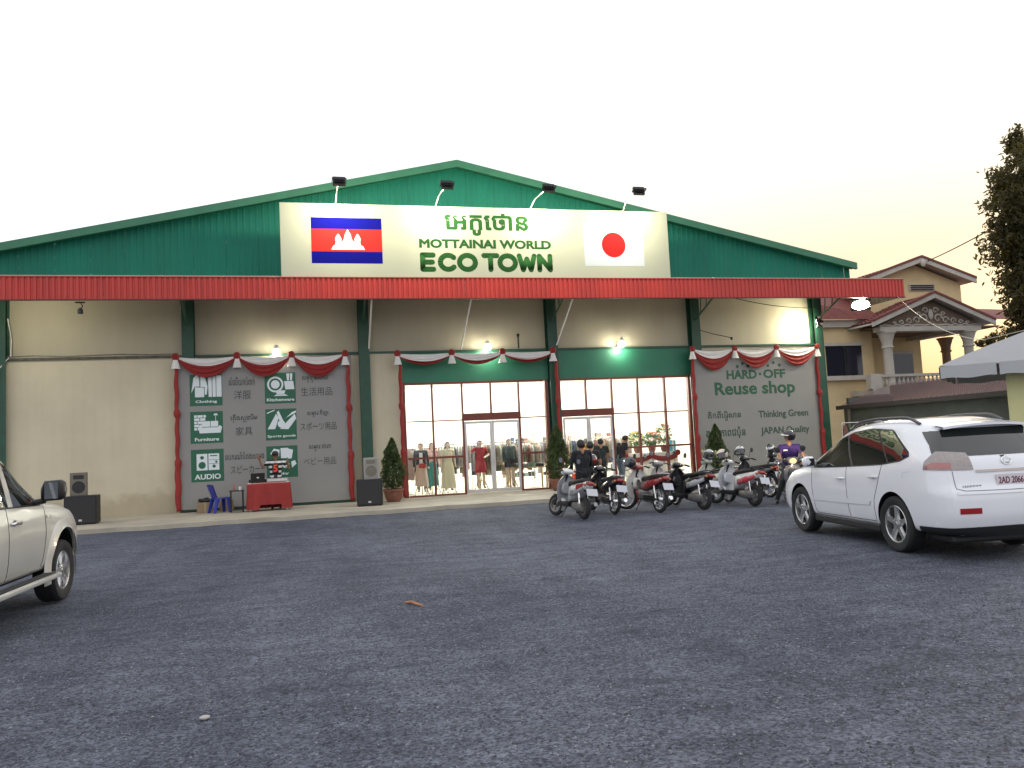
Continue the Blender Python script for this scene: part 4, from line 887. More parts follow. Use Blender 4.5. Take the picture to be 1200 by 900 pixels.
    ob('seat_trim', MB().sup([(a, b, c-d*.0-.035, w*1.02, .012, e) for a, b, c, w, d, e in seat_s], 14), m_chrome if not sc else m_black, t, smooth=True)
    for s in (-1, 1): ob('shock_absorber', MB().tube([(s*.10, wr_+.02, r+.02), (s*.11, wr_+.10, .60)], [.02, .02], 8).torus((s*.104, wr_+.055, .42), .024, .006, 'z', 10, 6), m_chrome, t)
    ob('swing_arm', MB().tube([(.07, -.15, .30), (.07, wr_, r)], .022, 6).tube([(-.07, -.15, .30), (-.07, wr_, r)], .022, 6), m_darksteel, t)
    ob('exhaust', MB().tube([(.10, .12, .22), (.13, -.1, .19), (.15, -.35, .21), (.16, -.80, .33)], [.018, .02, .042, .045], 10), m_chrome if not sc else m_steel, t, smooth=True)
    ob('exhaust_guard', MB().obox((.20, -.55, .285), (.012, .3, .055), Matrix.Rotation(R(15), 3, 'X')), m_black if sc else m_chrome, t)
    tl = ob('tail_light', MB().sup([(-.78, 0, .735, .085, .045, 2.6), (-.85, 0, .735, .075, .042, 2.4), (-.885, 0, .73, .04, .028, 2)], 14), m_lamp_red, t, smooth='all')
    for s in (-1, 1): ob('indicator', MB().ell((s*.115, -.80, .715), .035, .04, .025, 10, 6), mat('amber_lens', (.45, .13, .02), .2, coat=.5), t, smooth='all')
    ob('rear_fender', MB().sup([(-.62, 0, .60, .07, .03, 3), (-.80, 0, .57, .07, .02, 3), (-.93, 0, .46, .065, .015, 3), (-.97, 0, .38, .06, .012, 3)], 12), m_black, t, smooth=True)
    q = Matrix.Rotation(R(-28), 3, 'X'); lp_ = ob('licence_plate', MB().obox((0, -.935, .565), (.24, .006, .155), q), m_plate, t)
    if plate:
        vs, fs = text_mesh(plate, .004, .01); ax = min(v[0] for v in vs); bx = max(v[0] for v in vs); az = min(v[1] for v in vs); bz = max(v[1] for v in vs)
        ob('lettering', MB().add([tuple(Vector((0, -.935, .565))+q @ Vector((-.095+(v[0]-ax)/(bx-ax)*.19, -.0032-max(0, v[2])*.2, -.05+(v[1]-az)/(bz-az)*.07))) for v in vs], fs), mat('plate_ink', (.02, .03, .16), .5), lp_)
    gr = MB().tube([(.11, -.45, .79), (.12, -.72, .835), (.08, -.83, .84), (-.08, -.83, .84), (-.12, -.72, .835), (-.11, -.45, .79)], .011, 8); ob('grab_rail', gr, m_chrome if not sc else m_black, t)
    ob('side_stand', MB().tube([(-.10, .02, .24), (-.24, -.02, .015)], .012, 6), m_darksteel, t)
    if tail: ob('tail_badge', MB().sup([(-.72, tail[0]*.118, .70, .008, .04, 2.5), (-.5, tail[0]*.160, .64, .012, .06, 2.5)], 10), m_lamp_red, t)
    return t
def thing_part(parent, name, loc):
    o = bpy.data.objects.new(name, None); col.objects.link(o); o.parent = parent; o.location = loc; o.empty_display_size = .1; return o
WHT, GRY, BLK, SIL = (.72, .72, .70), (.30, .31, .33), (.010, .010, .012), (.50, .51, .53)
# hb = rear contact in world; place the bike so its rear wheel stands there
def bike(kind, label, rx, ry, head, *a, **k):
    h = R(head); cx, cy = rx+(-sin(h))*.66, ry+cos(h)*.66
    return motorbike(kind, label, cx, cy, head, *a, **k)
bA = bike('scooter', 'grey and white scooter, leftmost of the parked motorbikes', 5.72, -10.35, 6, WHT, (.33, .34, .36), plate='', tail=(-1,), shield=(.30, .31, .33), steer=20)
bB = bike('underbone', 'black motorbike with red tail beside the grey scooter', 6.66, -9.75, 2, BLK, (.03, .03, .035), plate='', steer=15)
bC = bike('underbone', 'white step-through motorbike with big white leg shield and red side panels', 7.62, -10.1, 7, (.30, .03, .035), (.05, .03, .03), plate='', shield=(.70, .69, .64), steer=35, lean=5, wide=1.3)
bD = bike('scooter', 'black scooter parked fourth from the left', 8.66, -10.2, 12, BLK, (.42, .43, .46), plate='', steer=25)
bF = bike('underbone', 'pale motorbike parked behind the black scooter', 10.1, -8.75, 6, (.55, .58, .50), (.2, .2, .2), plate='', steer=20, shield=(.60, .62, .56), wide=1.2)
bE = bike('scooter', 'white and red scooter, nearest to the white car', 9.92, -10.25, 8, WHT, (.52, .05, .07), plate='', shield=(.62, .64, .68), steer=30, wide=1.2)
bike('underbone', 'grey and red motorbike half hidden behind the black scooter and the white step-through', 8.75, -8.55, 4, (.25, .26, .27), (.35, .04, .04), plate='', steer=15, shield=(.5, .5, .48))
bG = bike('underbone', 'dark motorbike with silver helmet behind the white and red scooter', 11.5, -8.35, 10, (.05, .05, .055), (.02, .02, .02), plate='', steer=20)
bH = bike('underbone', 'motorbike with yellowish rim parked farthest back at the right', 13.2, -7.1, 14, (.03, .03, .03), (.10, .08, .03), plate='', steer=15)
bR = bike('scooter', 'motorbike with lit headlight under the rider in purple', 11.33, -9.4, 158, (.03, .03, .04), (.25, .03, .03), light=True, lean=2, steer=0)
hl = bpy.data.lights.new('headlight_lamp', 'SPOT'); hl.energy = 60; hl.color = (1, .82, .58); hl.spot_size = R(110); hl.shadow_soft_size = .06
# helmets
def helmet(label, loc, rz, c, c2=None, tilt=(0, 0), visor=True):
    t = thing('helmet', label, 'helmet', loc); t.rotation_euler = (R(tilt[0]), R(tilt[1]), R(rz))
    h = MB().ell((0, 0, 0), .128, .150, .138, 20, 12, z0=-.5); h.v = [(x, y*(.75 if (z < .0 and y > 0) else 1), z) for x, y, z in h.v]; ob('shell', h, paint(c), t, smooth='all')
    ob('rim', MB().torus((0, -.008, -.098), .108, .010, 'z', 20, 6), m_black, t)
    if c2: 
        s = MB().ell((0, 0, 0), .1295, .1515, .1395, 20, 12, z0=-.2, z1=.45); s.v = [(x, y*(.752 if (z < .0 and y > 0) else 1), z) for x, y, z in s.v]; ob('stripe', s, paint(c2), t, smooth='all')
    if visor:
        ob('visor', MB().grid(lambda u, v: (.125*sin((u-.5)*2.4), .135*cos((u-.5)*2.4)+.012+.02*v, .045-.11*v), 12, 5), mat('visor', (.03, .03, .035), .08, coat=.8), t, smooth='all', fix=False)
    ob('strap', MB().tube([(.11, 0, -.08), (.06, .02, -.18), (0, .03, -.21), (-.06, .02, -.18), (-.11, 0, -.08)], .007, 5), m_black, t)
def at_bike(b, q):
    bpy.context.view_layer.update(); p = b.matrix_world @ Vector(q); return (p.x, p.y, p.z)
helmet('red helmet hung on the black motorbike beside the grey scooter', at_bike(bB, (-.24, .26, 1.16)), 150, (.60, .06, .03), (.65, .62, .58), (25, 20))
helmet('beige helmet hung on the mirror of the white and red scooter', at_bike(bE, (-.22, .28, 1.12)), 120, (.66, .56, .46), None, (0, 12))
helmet('silver helmet hung on the dark motorbike behind the white and red scooter', at_bike(bG, (-.2, .28, 1.14)), 160, (.62, .63, .66), None, (10, 0))
helmet('black helmet with white stripe hung on the farthest motorbike at the right', at_bike(bH, (-.1, .30, 1.13)), 160, (.02, .02, .02), (.7, .7, .7), (-15, 18))
helmet('dark helmet hung on the handlebar of the white step-through motorbike', at_bike(bC, (-.2, .34, 1.05)), 100, (.02, .02, .03), None, (20, -20))
helmet('grey helmet hung on the mirror of the pale motorbike', at_bike(bF, (.0, .28, 1.13)), 100, (.45, .46, .47), (.03, .03, .03), (0, -15))
ho = bpy.data.objects.new('headlight_lamp', hl); col.objects.link(ho); ho.parent = bR; ho.location = (0, .54, .94); ho.rotation_euler = (R(82), 0, R(180)); hl.energy = 12
# ------------------------------------------------------------------ cars
def interp(tab, x):
    tab = sorted(tab); 
    if x <= tab[0][0]: return tab[0][1]
    for i in range(len(tab)-1):
        (a, fa), (b, fb) = tab[i], tab[i+1]
        if x <= b:
            t = (x-a)/(b-a); p0 = tab[i-1] if i > 0 else tab[i]; p3 = tab[i+2] if i+2 < len(tab) else tab[i+1]
            ma = (fb-p0[1])/(b-p0[0])*(b-a); mb_ = (p3[1]-fa)/(p3[0]-a)*(b-a)
            # limited Hermite
            d = fb-fa
            if d == 0: ma = mb_ = 0
            else:
                ma = max(min(ma/d, 3), 0)*d; mb_ = max(min(mb_/d, 3), 0)*d
            return fa*(2*t**3-3*t*t+1)+ma*(t**3-2*t*t+t)+fb*(-2*t**3+3*t*t)+mb_*(t**3-t*t)
    return tab[-1][1]
def catmull(P, n):
    out = []
    for i in range(len(P)-1):
        p0, p1, p2, p3 = P[max(i-1, 0)], P[i], P[i+1], P[min(i+2, len(P)-1)]
        for j in range(n):
            t = j/n; out.append(tuple(.5*((2*b)+(-a+c)*t+(2*a-5*b+4*c-d)*t*t+(-a+3*b-3*c+d)*t**3) for a, b, c, d in zip(p0, p1, p2, p3)))
    out.append(tuple(P[-1])); return out
class Car:
    """x forward, y left, z up; body = loft of half profiles, tail and nose panels follow their own rake"""
    def __init__(s, par, ztop, belt, wid, yroof, rear, front, xs, xr0, xf0, sill=.30, side=None, roofpow=1):
        s.par = par; prof = side or [(.74, -.0), (.93, .03), (.985, .18), (1.0, .40), (.99, .60)]
        rows = []
        for xb in xs:
            zt, zb, w, yr = interp(ztop, xb), interp(belt, xb), interp(wid, xb), interp(yroof, xb)
            P = [(w*a, sill+b*(zb-sill)/.78) for a, b in prof]+[(w*.955, zb)]
            # greenhouse: only when the top is above the belt by a margin
            g = max(0, min(1, (zt-zb-.05)/.35)); hz = zt-zb
            yr_ = yr*g+(1-g)*w*.80
            P += [(w*.955+(yr_-w*.955)*.50, zb+hz*.52), (yr_, zb+hz*.86), (yr_*.80, zb+hz*.955), (yr_*.42, zb+hz*.993), (0, zt)]
            q = catmull(P, 5); row = []
            for y, z in q:
                x = xb
                if xb < xr0: k = (xr0-xb)/(xr0-xs[-1]); x = xr0+k*(interp(rear, z)-xr0)
                if xb > xf0: k = (xb-xf0)/(xs[0]-xf0); x = xf0+k*(interp(front, z)-xf0)
                row.append((x, y, z))
            rows.append(row)
        n = len(rows[0]); s.rows = rows
        b = MB(); full = [r+[(x, -y, z) for x, y, z in reversed(r[:-1])] for r in rows]
        b.rings(full, closed=False, caps=False)
        # underside
        b.add([p for r in full for p in (r[0], r[-1])], [(2*i, 2*i+1, 2*i+3, 2*i+2) for i in range(len(full)-1)])
        for r, sg in ((rows[-1], -1), (rows[0], 1)):
            m = 12; bul = .10
            kk = n-1-3*5+0   # index where the roof rail starts
            def pt(k, sgn):
                x, y, z = r[k]; 
                return [(x+sg*bul*(1-(2*j/m-1)**2)*min(1, (y/.5)**2)*.0+sg*.075*(1-(2*j/m-1)**2), y*(1-2*j/m), z) for j in range(m+1)]
            grid = [pt(k, 1) for k in range(n)]
            # flatten the roof crown into the top row
            vs = [p for row in grid for p in row]; fs = [(k*(m+1)+j, k*(m+1)+j+1, (k+1)*(m+1)+j+1, (k+1)*(m+1)+j) for k in range(n-1) for j in range(m)]
            b.add(vs, fs)
        s.b = b
    def finish(s, mats, arches, smooth=True, name='body'):
        me = bpy.data.meshes.new(name); me.from_pydata(s.b.v, [], s.b.f)
        bm = bmesh.new(); bm.from_mesh(me); bmesh.ops.remove_doubles(bm, verts=bm.verts, dist=.0015); bmesh.ops.dissolve_degenerate(bm, edges=bm.edges, dist=.0005); bmesh.ops.recalc_face_normals(bm, faces=bm.faces)
        s.bvh = BVHTree.FromBMesh(bm); bm.to_mesh(me); bm.free()
        for m in mats: me.materials.append(m)
        o = bpy.data.objects.new('tmpbody', me); col.objects.link(o)
        for ax, r, y0, y1 in arches:
            c = MB()
            for sg in (-1, 1): c.lathe([(r, sg*y0), (r, sg*y1)], 40, (ax, 0, .37), 'y')
            # 'y' axis lathe puts height on y
            cm = c.mesh('cut', [m_black, m_black]); cm.polygons.foreach_set('material_index', [1]*len(cm.polygons)); co = bpy.data.objects.new('cut', cm); col.objects.link(co)
            md = o.modifiers.new('b', 'BOOLEAN'); md.object = co; md.operation = 'DIFFERENCE'; md.solver = 'EXACT'; md.material_mode = 'INDEX'
        bpy.context.view_layer.update()
        out = bpy.data.meshes.new_from_object(o.evaluated_get(bpy.context.evaluated_depsgraph_get()))
        for x in [x for x in bpy.data.objects if x.name.startswith('cut')]: bpy.data.objects.remove(x)
        bpy.data.objects.remove(o)
        out.polygons.foreach_set('use_smooth', [True]*len(out.polygons)); out.set_sharp_from_angle(angle=R(32))
        r = bpy.data.objects.new(name, out); col.objects.link(r); r.parent = s.par; return r
    def hit(s, o, d, off):
        loc, nr, _, _ = s.bvh.ray_cast(Vector(o), Vector(d).normalized())
        if loc is None: return None
        if nr.dot(Vector(d)) > 0: nr = -nr
        return loc+nr*off
    def side_patch(s, quad, sg=1, off=.004, nu=18, nv=8, th=None):
        """quad: function (u,v) -> (x,z)"""
        def fn(u, v):
            x, z = quad(u, v); p = s.hit((x, sg*2.5, z), (0, -sg, 0), off); return tuple(p) if p else (x, sg*.85, z)
        return MB().grid(fn, nu, nv)
    def rear_patch(s, quad, off=.004, nu=20, nv=8, d=(1, 0, 0), o=None):
        def fn(u, v):
            y, z = quad(u, v); p = s.hit((-4, y, z), d, off); return tuple(p) if p else (-2.4, y, z)
        return MB().grid(fn, nu, nv)
    def seam(s, pts, sg=1, w=.009, off=.0, mode='side'):
        b = MB(); P = []
        for (a, c), (a2, c2) in zip(pts[:-1], pts[1:]):
            for i in range(8): P.append((a+(a2-a)*i/8, c+(c2-c)*i/8))
        P.append(pts[-1]); L = []
        for a, c in P:
            p = s.hit((a, sg*2.5, c), (0, -sg, 0), off) if mode == 'side' else s.hit((-4, a, c), (1, 0, 0), off)
            if p: L.append(p)
        if len(L) > 1: b.tube(L, w*.5, 5)
        return b
def lin(a, b, t): return a+(b-a)*t
def poly_patch(lo, hi):
    """lo and hi: lists of (x,z), bottom and top edge from left to right"""
    def at(P, u):
        k = u*(len(P)-1); i = min(int(k), len(P)-2); t = k-i; return (lin(P[i][0], P[i+1][0], t), lin(P[i][1], P[i+1][1], t))
    def fn(u, v): a, b = at(lo, u), at(hi, u); return (lin(a[0], b[0], v), lin(a[1], b[1], v))
    return fn
def road_wheel(par, x, y, r, w, sg, spokes=5, rimr=.66, m_rim=None):
    m_rim = m_rim or mat('alloy_rim', (.55, .55, .55), .28, .85, var=.08, vs=6)
    tr = r*(1-rimr); h = w/2
    t = ob('tyre', MB().lathe([(r*rimr, -h*.8), (r*.80, -h), (r*.93, -h*.97), (r*.985, -h*.78), (r, -h*.6), (r, h*.6), (r*.985, h*.78), (r*.93, h*.97), (r*.80, h), (r*rimr, h*.8)], 48, (x, y, r), 'y', caps=False), m_rubber, par, smooth=True)
    g = MB()
    for i in range(4):
        g.lathe([(r*1.001, -h*.5+i*h*.33-.004), (r*1.001, -h*.5+i*h*.33+.004)], 48, (x, y, r), 'y', caps=False)
    ob('tread_groove', g, m_black, t)
    ob('rim', MB().lathe([(r*rimr*1.02, sg*h*.80), (r*rimr*.99, sg*h*.86), (r*rimr*.94, sg*h*.80), (r*rimr*.90, sg*h*.2), (r*rimr*.88, -sg*h*.6)], 40, (x, y, r), 'y', caps=False), m_rim, t, smooth=True)
    ob('brake_disc', MB().lathe([(r*.45, sg*h*.0), (r*.45, sg*h*.05), (.02, sg*h*.05)], 28, (x, y, r), 'y'), m_darksteel, t)
    sp = MB(); rr = r*rimr*.93
    for i in range(spokes):
        a = 2*pi*i/spokes+.31; secs = [(.03, .052), (rr*.45, .040), (rr*.8, .038), (rr, .052)]; rings = []
        for d, hw in secs:
            yo = sg*h*(.70 if d < .1 else .74-.0*d); dp = .03; c, s_ = cos(a), sin(a)
            rings.append([(x+d*c-k*s_, yy+y, r+d*s_+k*c) for k, yy in ((-hw, yo-sg*dp), (-hw*.7, yo), (hw*.7, yo), (hw, yo-sg*dp))])
        sp.rings(rings)
    sp.lathe([(.075, sg*h*.55), (.075, sg*h*.74), (.06, sg*h*.78), (.02, sg*h*.79)], 20, (x, y, r), 'y'); ob('spokes', sp, m_rim, t, smooth=True)
    ob('hub_cap', MB().lathe([(.034, sg*h*.79), (.03, sg*h*.82), (.005, sg*h*.825)], 16, (x, y, r), 'y'), m_chrome, t)
    ob('wheel_nuts', MB().add([], []) if False else [b_ for b_ in [MB()] if [b_.lathe([(.01, sg*h*.76), (.009, sg*h*.80)], 6, (x+.055*cos(2*pi*i/5), y, r+.055*sin(2*pi*i/5)), 'y') for i in range(5)]][0], m_steel, t)
    return t
m_tint = mat('tinted_glass', (.012, .016, .014), .03, spec=.8, coat=.3); m_trimblk = mat('car_trim', (.014, .014, .015), .5); m_seam = mat('panel_gap', (.02, .02, .02), .8)
# --- white SUV
suv = thing('parked_car', 'white SUV with roof rails parked at the right, seen from behind', 'car', (8.72, -16.42, 0), 0)
suv.rotation_euler = (0, 0, R(90-8))
wp = mat('white_car_paint', (.78, .79, .83), .25, var=.02, vs=2, coat=1.0)
xs = [2.28, 2.2, 2.1, 2.0, 1.9, 1.75, 1.6, 1.45, 1.3, 1.15, 1.0, .85, .7, .55, .4, .25, .1, -.1, -.3, -.5, -.7, -.9, -1.1, -1.3, -1.45, -1.6, -1.75, -1.9, -2.0, -2.1, -2.2, -2.3, -2.38, -2.44]
car = Car(suv, [(2.28, .78), (2.2, .84), (2.0, .93), (1.6, 1.02), (1.15, 1.10), (.8, 1.28), (.45, 1.47), (.15, 1.59), (-.2, 1.655), (-.7, 1.685), (-1.3, 1.68), (-1.8, 1.65), (-2.1, 1.625), (-2.44, 1.595)],
          [(2.28, .66), (2.1, .78), (1.8, .90), (1.15, 1.005), (.4, 1.035), (-.5, 1.07), (-1.4, 1.12), (-2.44, 1.15)],
          [(2.28, .70), (2.2, .78), (2.05, .85), (1.8, .895), (1.3, .92), (.5, .918), (-.8, .922), (-1.5, .925), (-1.9, .91), (-2.15, .885), (-2.3, .85), (-2.4, .80), (-2.44, .76)],
          [(2.28, .6), (.8, .64), (.2, .645), (-1.0, .64), (-1.8, .62), (-2.2, .60), (-2.44, .575)],
          [(.28, -2.33), (.40, -2.38), (.55, -2.42), (.80, -2.41), (.86, -2.37), (1.15, -2.30), (1.35, -2.14), (1.52, -1.99), (1.6, -1.95), (1.7, -1.94)],
          [(.28, 2.12), (.45, 2.25), (.60, 2.27), (.75, 2.24), (.85, 2.15)], xs, -1.35, 1.6)
body = car.finish([wp, m_black], [(1.355, .405, .60, 1.2), (-1.36, .405, .60, 1.2)])
for sg in (1, -1):
    gl = [(.98, 1.035), (.6, 1.045), (.1, 1.06), (-.5, 1.085), (-1.1, 1.115), (-1.52, 1.165), (-1.69, 1.225)]; gh = [(.93, 1.055), (.62, 1.26), (.30, 1.42), (-.1, 1.515), (-.6, 1.555), (-1.15, 1.525), (-1.66, 1.245)]
    ob('window_surround', car.side_patch(poly_patch([(x*1.012, z-.018) for x, z in gl], [(x*1.012, z+.018) for x, z in gh]), sg, .0025, 40, 8), m_trimblk, suv, smooth='all', fix=False)
    def win(l0, l1, nm='side_window'):
        f = poly_patch(gl, gh); ob(nm, car.side_patch(lambda u, v: f(lin(l0, l1, u), v), sg, .006, 20, 8), m_tint, suv, smooth='all', fix=False)
    win(.02, .435); win(.455, .72); win(.735, .98, 'quarter_window')
    ob('door_seam', car.seam([(.93, 1.03), (.90, .70), (.86, .42), (.80, .36)], sg), m_seam, suv); ob('door_seam', car.seam([(-.16, 1.07), (-.18, .70), (-.20, .37)], sg), m_seam, suv)
    ob('door_seam', car.seam([(-1.12, 1.11), (-1.08, .98), (-1.00, .80), (-.92, .66), (-.90, .55), (-.90, .38)], sg), m_seam, suv); ob('door_seam', car.seam([(.80, .36), (-.90, .37)], sg), m_seam, suv)
    ob('side_moulding', car.side_patch(poly_patch([(.86, .545), (-.18, .56), (-.80, .575)], [(.86, .61), (-.18, .625), (-.84, .64)]), sg, .012, 20, 3), wp, suv, smooth='all', fix=False)
    for xh, zh in ((-.02, .895), (-.93, .945)):
        p = car.hit((xh, sg*2.5, zh), (0, -sg, 0), .0); d = ob('door_handle', MB().tube([(xh+.11, p.y+sg*.002, zh-.002), (xh+.09, p.y+sg*.032, zh), (xh-.09, p.y+sg*.034, zh+.004), (xh-.11, p.y+sg*.004, zh+.002)], [.012, .016, .016, .012], 8), wp, suv, smooth=True)
        ob('handle_cup', MB().ell((xh, p.y+sg*.001, zh), .06, .006, .028, 14, 6), mat('shade_white', (.6, .6, .6), .4), d)
    p = car.hit((.80, sg*2.5, 1.06), (0, -sg, 0), 0)
    mr = ob('door_mirror', MB().sup([(p.y+sg*.03, .80, 1.10, .05, .05, 2.6), (p.y+sg*.10, .79, 1.115, .095, .085, 3), (p.y+sg*.21, .77, 1.12, .09, .08, 3), (p.y+sg*.25, .76, 1.12, .05, .05, 2.6)], 16), wp, suv, smooth='all')
    ob('mirror_glass', B(.688, .692, min(p.y+sg*.09, p.y+sg*.22), max(p.y+sg*.09, p.y+sg*.22), 1.06, 1.17), m_black, mr)
    ob('sill_cladding', B(-.95, .95, min(sg*.80, sg*.885), max(sg*.80, sg*.885), .225, .335), m_trimblk, suv, bevel=.02)
    rl = MB(); pts = []
    for i in range(22):
        x = .12-1.75*i/21; h = car.hit((x, sg*.60, 3), (0, 0, -1), 0); e = min(1, min(i, 21-i)/2.5); pts.append((x, sg*.60, h.z+.012+.045*e))
    rl.tube(pts, [.02]*22, 8); ob('roof_rail', rl, mat('rail_grey', (.10, .095, .10), .35, .6), suv, smooth=True)
    # tail lamps wrap the corner
    def tl(u, v):
        a = lin(-.14, 1.45, u); d = Vector((cos(a)*1.0, -sg*sin(a), 0)); base = Vector((-1.98, sg*.50, 0))
        zlo = lin(1.045, 1.055, u); zhi = lin(1.24, 1.265, min(1, u*1.6)); zhi = zhi if u < .75 else lin(zhi, 1.15, (u-.75)/.25)
        z = lin(zlo, zhi, v); o_ = base-d*3; o_.z = z; p = car.hit(o_, d, .008); return tuple(p) if p else (-2.2, sg*.7, z)
    lamp = ob('tail_lamp', MB().grid(tl, 30, 8), mat('lamp_clear', (.30, .26, .25), .12, coat=1, var=.2, vs=30), suv, smooth='all', fix=False)
    def tl2(u, v):
        q = tl(lin(.42, .92, u), lin(.08, .42, v)); n_ = Vector((q[0]+1.98, q[1]-sg*.5, 0)).normalized(); return (q[0]+n_.x*.004, q[1]+n_.y*.004, q[2])
    ob('red_segment', MB().grid(tl2, 16, 4), mat('lamp_pink', (.36, .12, .11), .15, coat=1), lamp, smooth='all', fix=False)
    rf = car.rear_patch(lambda u, v: (sg*lin(.44, .70, u), lin(.555, .62, v)), .006, 8, 3); ob('rear_reflector', rf, m_lamp_red, suv, fix=False)
    ob('tailgate_seam', car.seam([(sg*.70, 1.04), (sg*.695, .84), (sg*.60, .815), (0, .81)], 1, .007, .002, 'rear'), m_seam, suv)
    ob('fuel_flap' if sg < 0 else 'fender_seam', car.seam([(-1.62, .95), (-1.62, 1.02), (-1.78, 1.03)], sg, .004), mat('faint_gap', (.35, .35, .35), .7), suv)
    for ax in (1.355, -1.36): road_wheel(suv, ax, sg*.80, .375, .235, sg)
def rear_half(z):
    r_ = sorted([(q[2], q[1]) for q in car.rows[-1] if q[1] > .3]); return interp([r_[0]]+[x for p_, x in zip(r_[:-1], r_[1:]) if x[0]-p_[0] > .004], z)
ob('rear_window', car.rear_patch(lambda u, v: (lin(-1, 1, u)*(rear_half(lin(1.205, 1.525, v))-.012-.02*(1-v)), lin(1.205, 1.525, v)), .006, 34, 14), m_tint, suv, smooth='all', fix=False)
for sg in (1, -1): ob('rear_quarter_glass', car.side_patch(poly_patch([(-2.15, 1.235), (-2.235, 1.235)], [(-1.76, 1.50), (-1.985, 1.50)]), sg, .006, 8, 12), m_tint, suv, smooth='all', fix=False)
for sg in (1, -1):
    def cg_(u, v, sg=sg):
        a_ = lin(.12, lin(.86, 1.12, v), u); d = Vector((cos(a_), -sg*sin(a_), 0)); o_ = Vector((-1.72, sg*.34, 0))-d*3; o_.z = lin(1.232, 1.503, v); q = car.hit(o_, d, .0075); return tuple(q) if q else (-2.1, sg*.6, o_.z)
    ob('corner_glass', MB().grid(cg_, 16, 10), m_tint, suv, smooth='all', fix=False)
sp = MB(); sp.grid(lambda u, v: (-1.93-.24*v+.07*(2*u-1)**2, (2*u-1)*.60, 1.612-.03*v-.035*(2*u-1)**2+.02*v*(1-v)), 20, 5); sp.grid(lambda u, v: (-1.93-.24*v+.07*(2*u-1)**2, (2*u-1)*.60, 1.560-.005*v-.035*(2*u-1)**2), 20, 5); sp.grid(lambda u, v: (-2.17+.07*(2*u-1)**2, (2*u-1)*.60, lin(1.555, 1.582, v)-.035*(2*u-1)**2), 20, 1)
ob('roof_spoiler', sp, wp, suv, smooth='all', fix=False)
ob('brake_strip', B(-2.12, -2.10, -.15, .15, 1.565, 1.58), m_lamp_red, suv)
ob('wiper', MB().tube([(-2.345, .05, 1.18), (-2.30, -.25, 1.215), (-2.32, -.5, 1.20)], [.018, .010, .006], 6), m_black, suv)
ob('garnish', car.rear_patch(lambda u, v: (lin(-.42, .42, u), lin(1.015, 1.043, v)), .014, 16, 3), mat('garnish_steel', (.42, .36, .34), .3, .7), suv, smooth='all', fix=False)
pt_ = car.hit((-4, 0, .92), (1, 0, 0), .008); lpn = ob('licence_plate', B(pt_.x-.006, pt_.x+.002, -.19, .19, .855, .985), mat('plate_pinkwhite', (.66, .62, .64), .5), suv)
vs, fs = text_mesh('2AD 2066', .006, .02); ax = min(v[0] for v in vs); bx = max(v[0] for v in vs); az = min(v[1] for v in vs); bz = max(v[1] for v in vs)
ob('lettering', MB().add([(pt_.x-.0065-max(0, v[2])*.15, .165-(v[0]-ax)/(bx-ax)*.33, .880+(v[1]-az)/(bz-az)*.078) for v in vs], fs), mat('plate_red', (.16, .03, .06), .5), lpn)
p = car.hit((-4, 0, 1.135), (1, 0, 0), .006); em_ = MB().torus((0, 0, 0), .052, .006, 'x', 28, 6, sq=1); em_.v = [(p.x-.008+x+z*.2, y*1.25, p.z+z*.85) for x, y, z in em_.v]; em_.tube([(p.x, .02, p.z+.04), (p.x-.012, .025, p.z-.02), (p.x-.012, -.03, p.z-.025)], .005, 5); ob('emblem', em_, m_chrome, suv)
vs, fs = text_mesh('HARRIER', .006, .01); ax = min(v[0] for v in vs); bx = max(v[0] for v in vs); az = min(v[1] for v in vs); bz = max(v[1] for v in vs); p = car.hit((-4, .50, .865), (1, 0, 0), .003)
ob('badge_lettering', MB().add([(p.x-max(0, v[2])*.3+.02*(.5-((v[0]-ax)/(bx-ax))), .62-(v[0]-ax)/(bx-ax)*.24, .85+(v[1]-az)/(bz-az)*.028) for v in vs], fs), m_chrome, suv)
def valance(u, v):
    a_ = lin(-1.22, 1.22, u); d = Vector((cos(a_), -sin(a_), 0)); z = lin(.30, .415-.02*abs(2*u-1), v); o_ = Vector((-1.55, 0, z))-d*3; q = car.hit(o_, d, .012)
    return tuple(q) if q else (-2.3, 0, z)
ob('bumper_valance', MB().grid(valance, 40, 4), m_trimblk, suv, smooth='all', fix=False); ob('bumper_underside', B(-2.26, -1.75, -.70, .70, .20, .298), m_trimblk, suv, bevel=.03)
ob('bumper_top', car.rear_patch(lambda u, v: (lin(-.70, .70, u), lin(.775, .80, v)), .012, 20, 2), wp, suv, smooth='all', fix=False)
ob('exhaust', MB().tube([(-1.9, -.5, .27), (-2.36, -.52, .26)], .035, 12), m_steel, suv); ob('axle', MB().tube([(-1.36, -.7, .34), (-1.36, .7, .34)], .05, 8), m_black, suv); ob('underbody', B(-2.0, 2.0, -.6, .6, .23, .30), m_black, suv)
ob('windscreen', MB().grid(lambda u, v: tuple((lambda y, q: q if q else (1, y, 1.1))((lin(-.66, .66, u)*lin(1.05, .86, v)), (lambda p: tuple(p) if p else None)(car.hit((lin(1.10, .22, v), lin(-.66, .66, u)*lin(1.05, .86, v), 3), (0, 0, -1), .006)))), 16, 10), m_tint, suv, smooth='all', fix=False)
for sg in (1, -1): ob('headlamp', MB().grid(lambda u, v: (lambda p: tuple(p) if p else (2.1, sg*.6, .75))(car.hit(Vector((1.7, sg*.3, lin(.66, .80, v)))+Vector((cos(lin(.1, .9, u)), sg*sin(lin(.1, .9, u)), 0))*2.5, Vector((-cos(lin(.1, .9, u)), -sg*sin(lin(.1, .9, u)), 0)), .006)), 12, 4), m_lamp_clear, suv, smooth='all', fix=False)
ob('grille', MB().grid(lambda u, v: (lambda p: tuple(p) if p else (2.2, 0, .6))(car.hit((4, lin(-.35, .35, u), lin(.50, .72, v)), (-1, 0, 0), .006)), 10, 4), m_black, suv, fix=False)
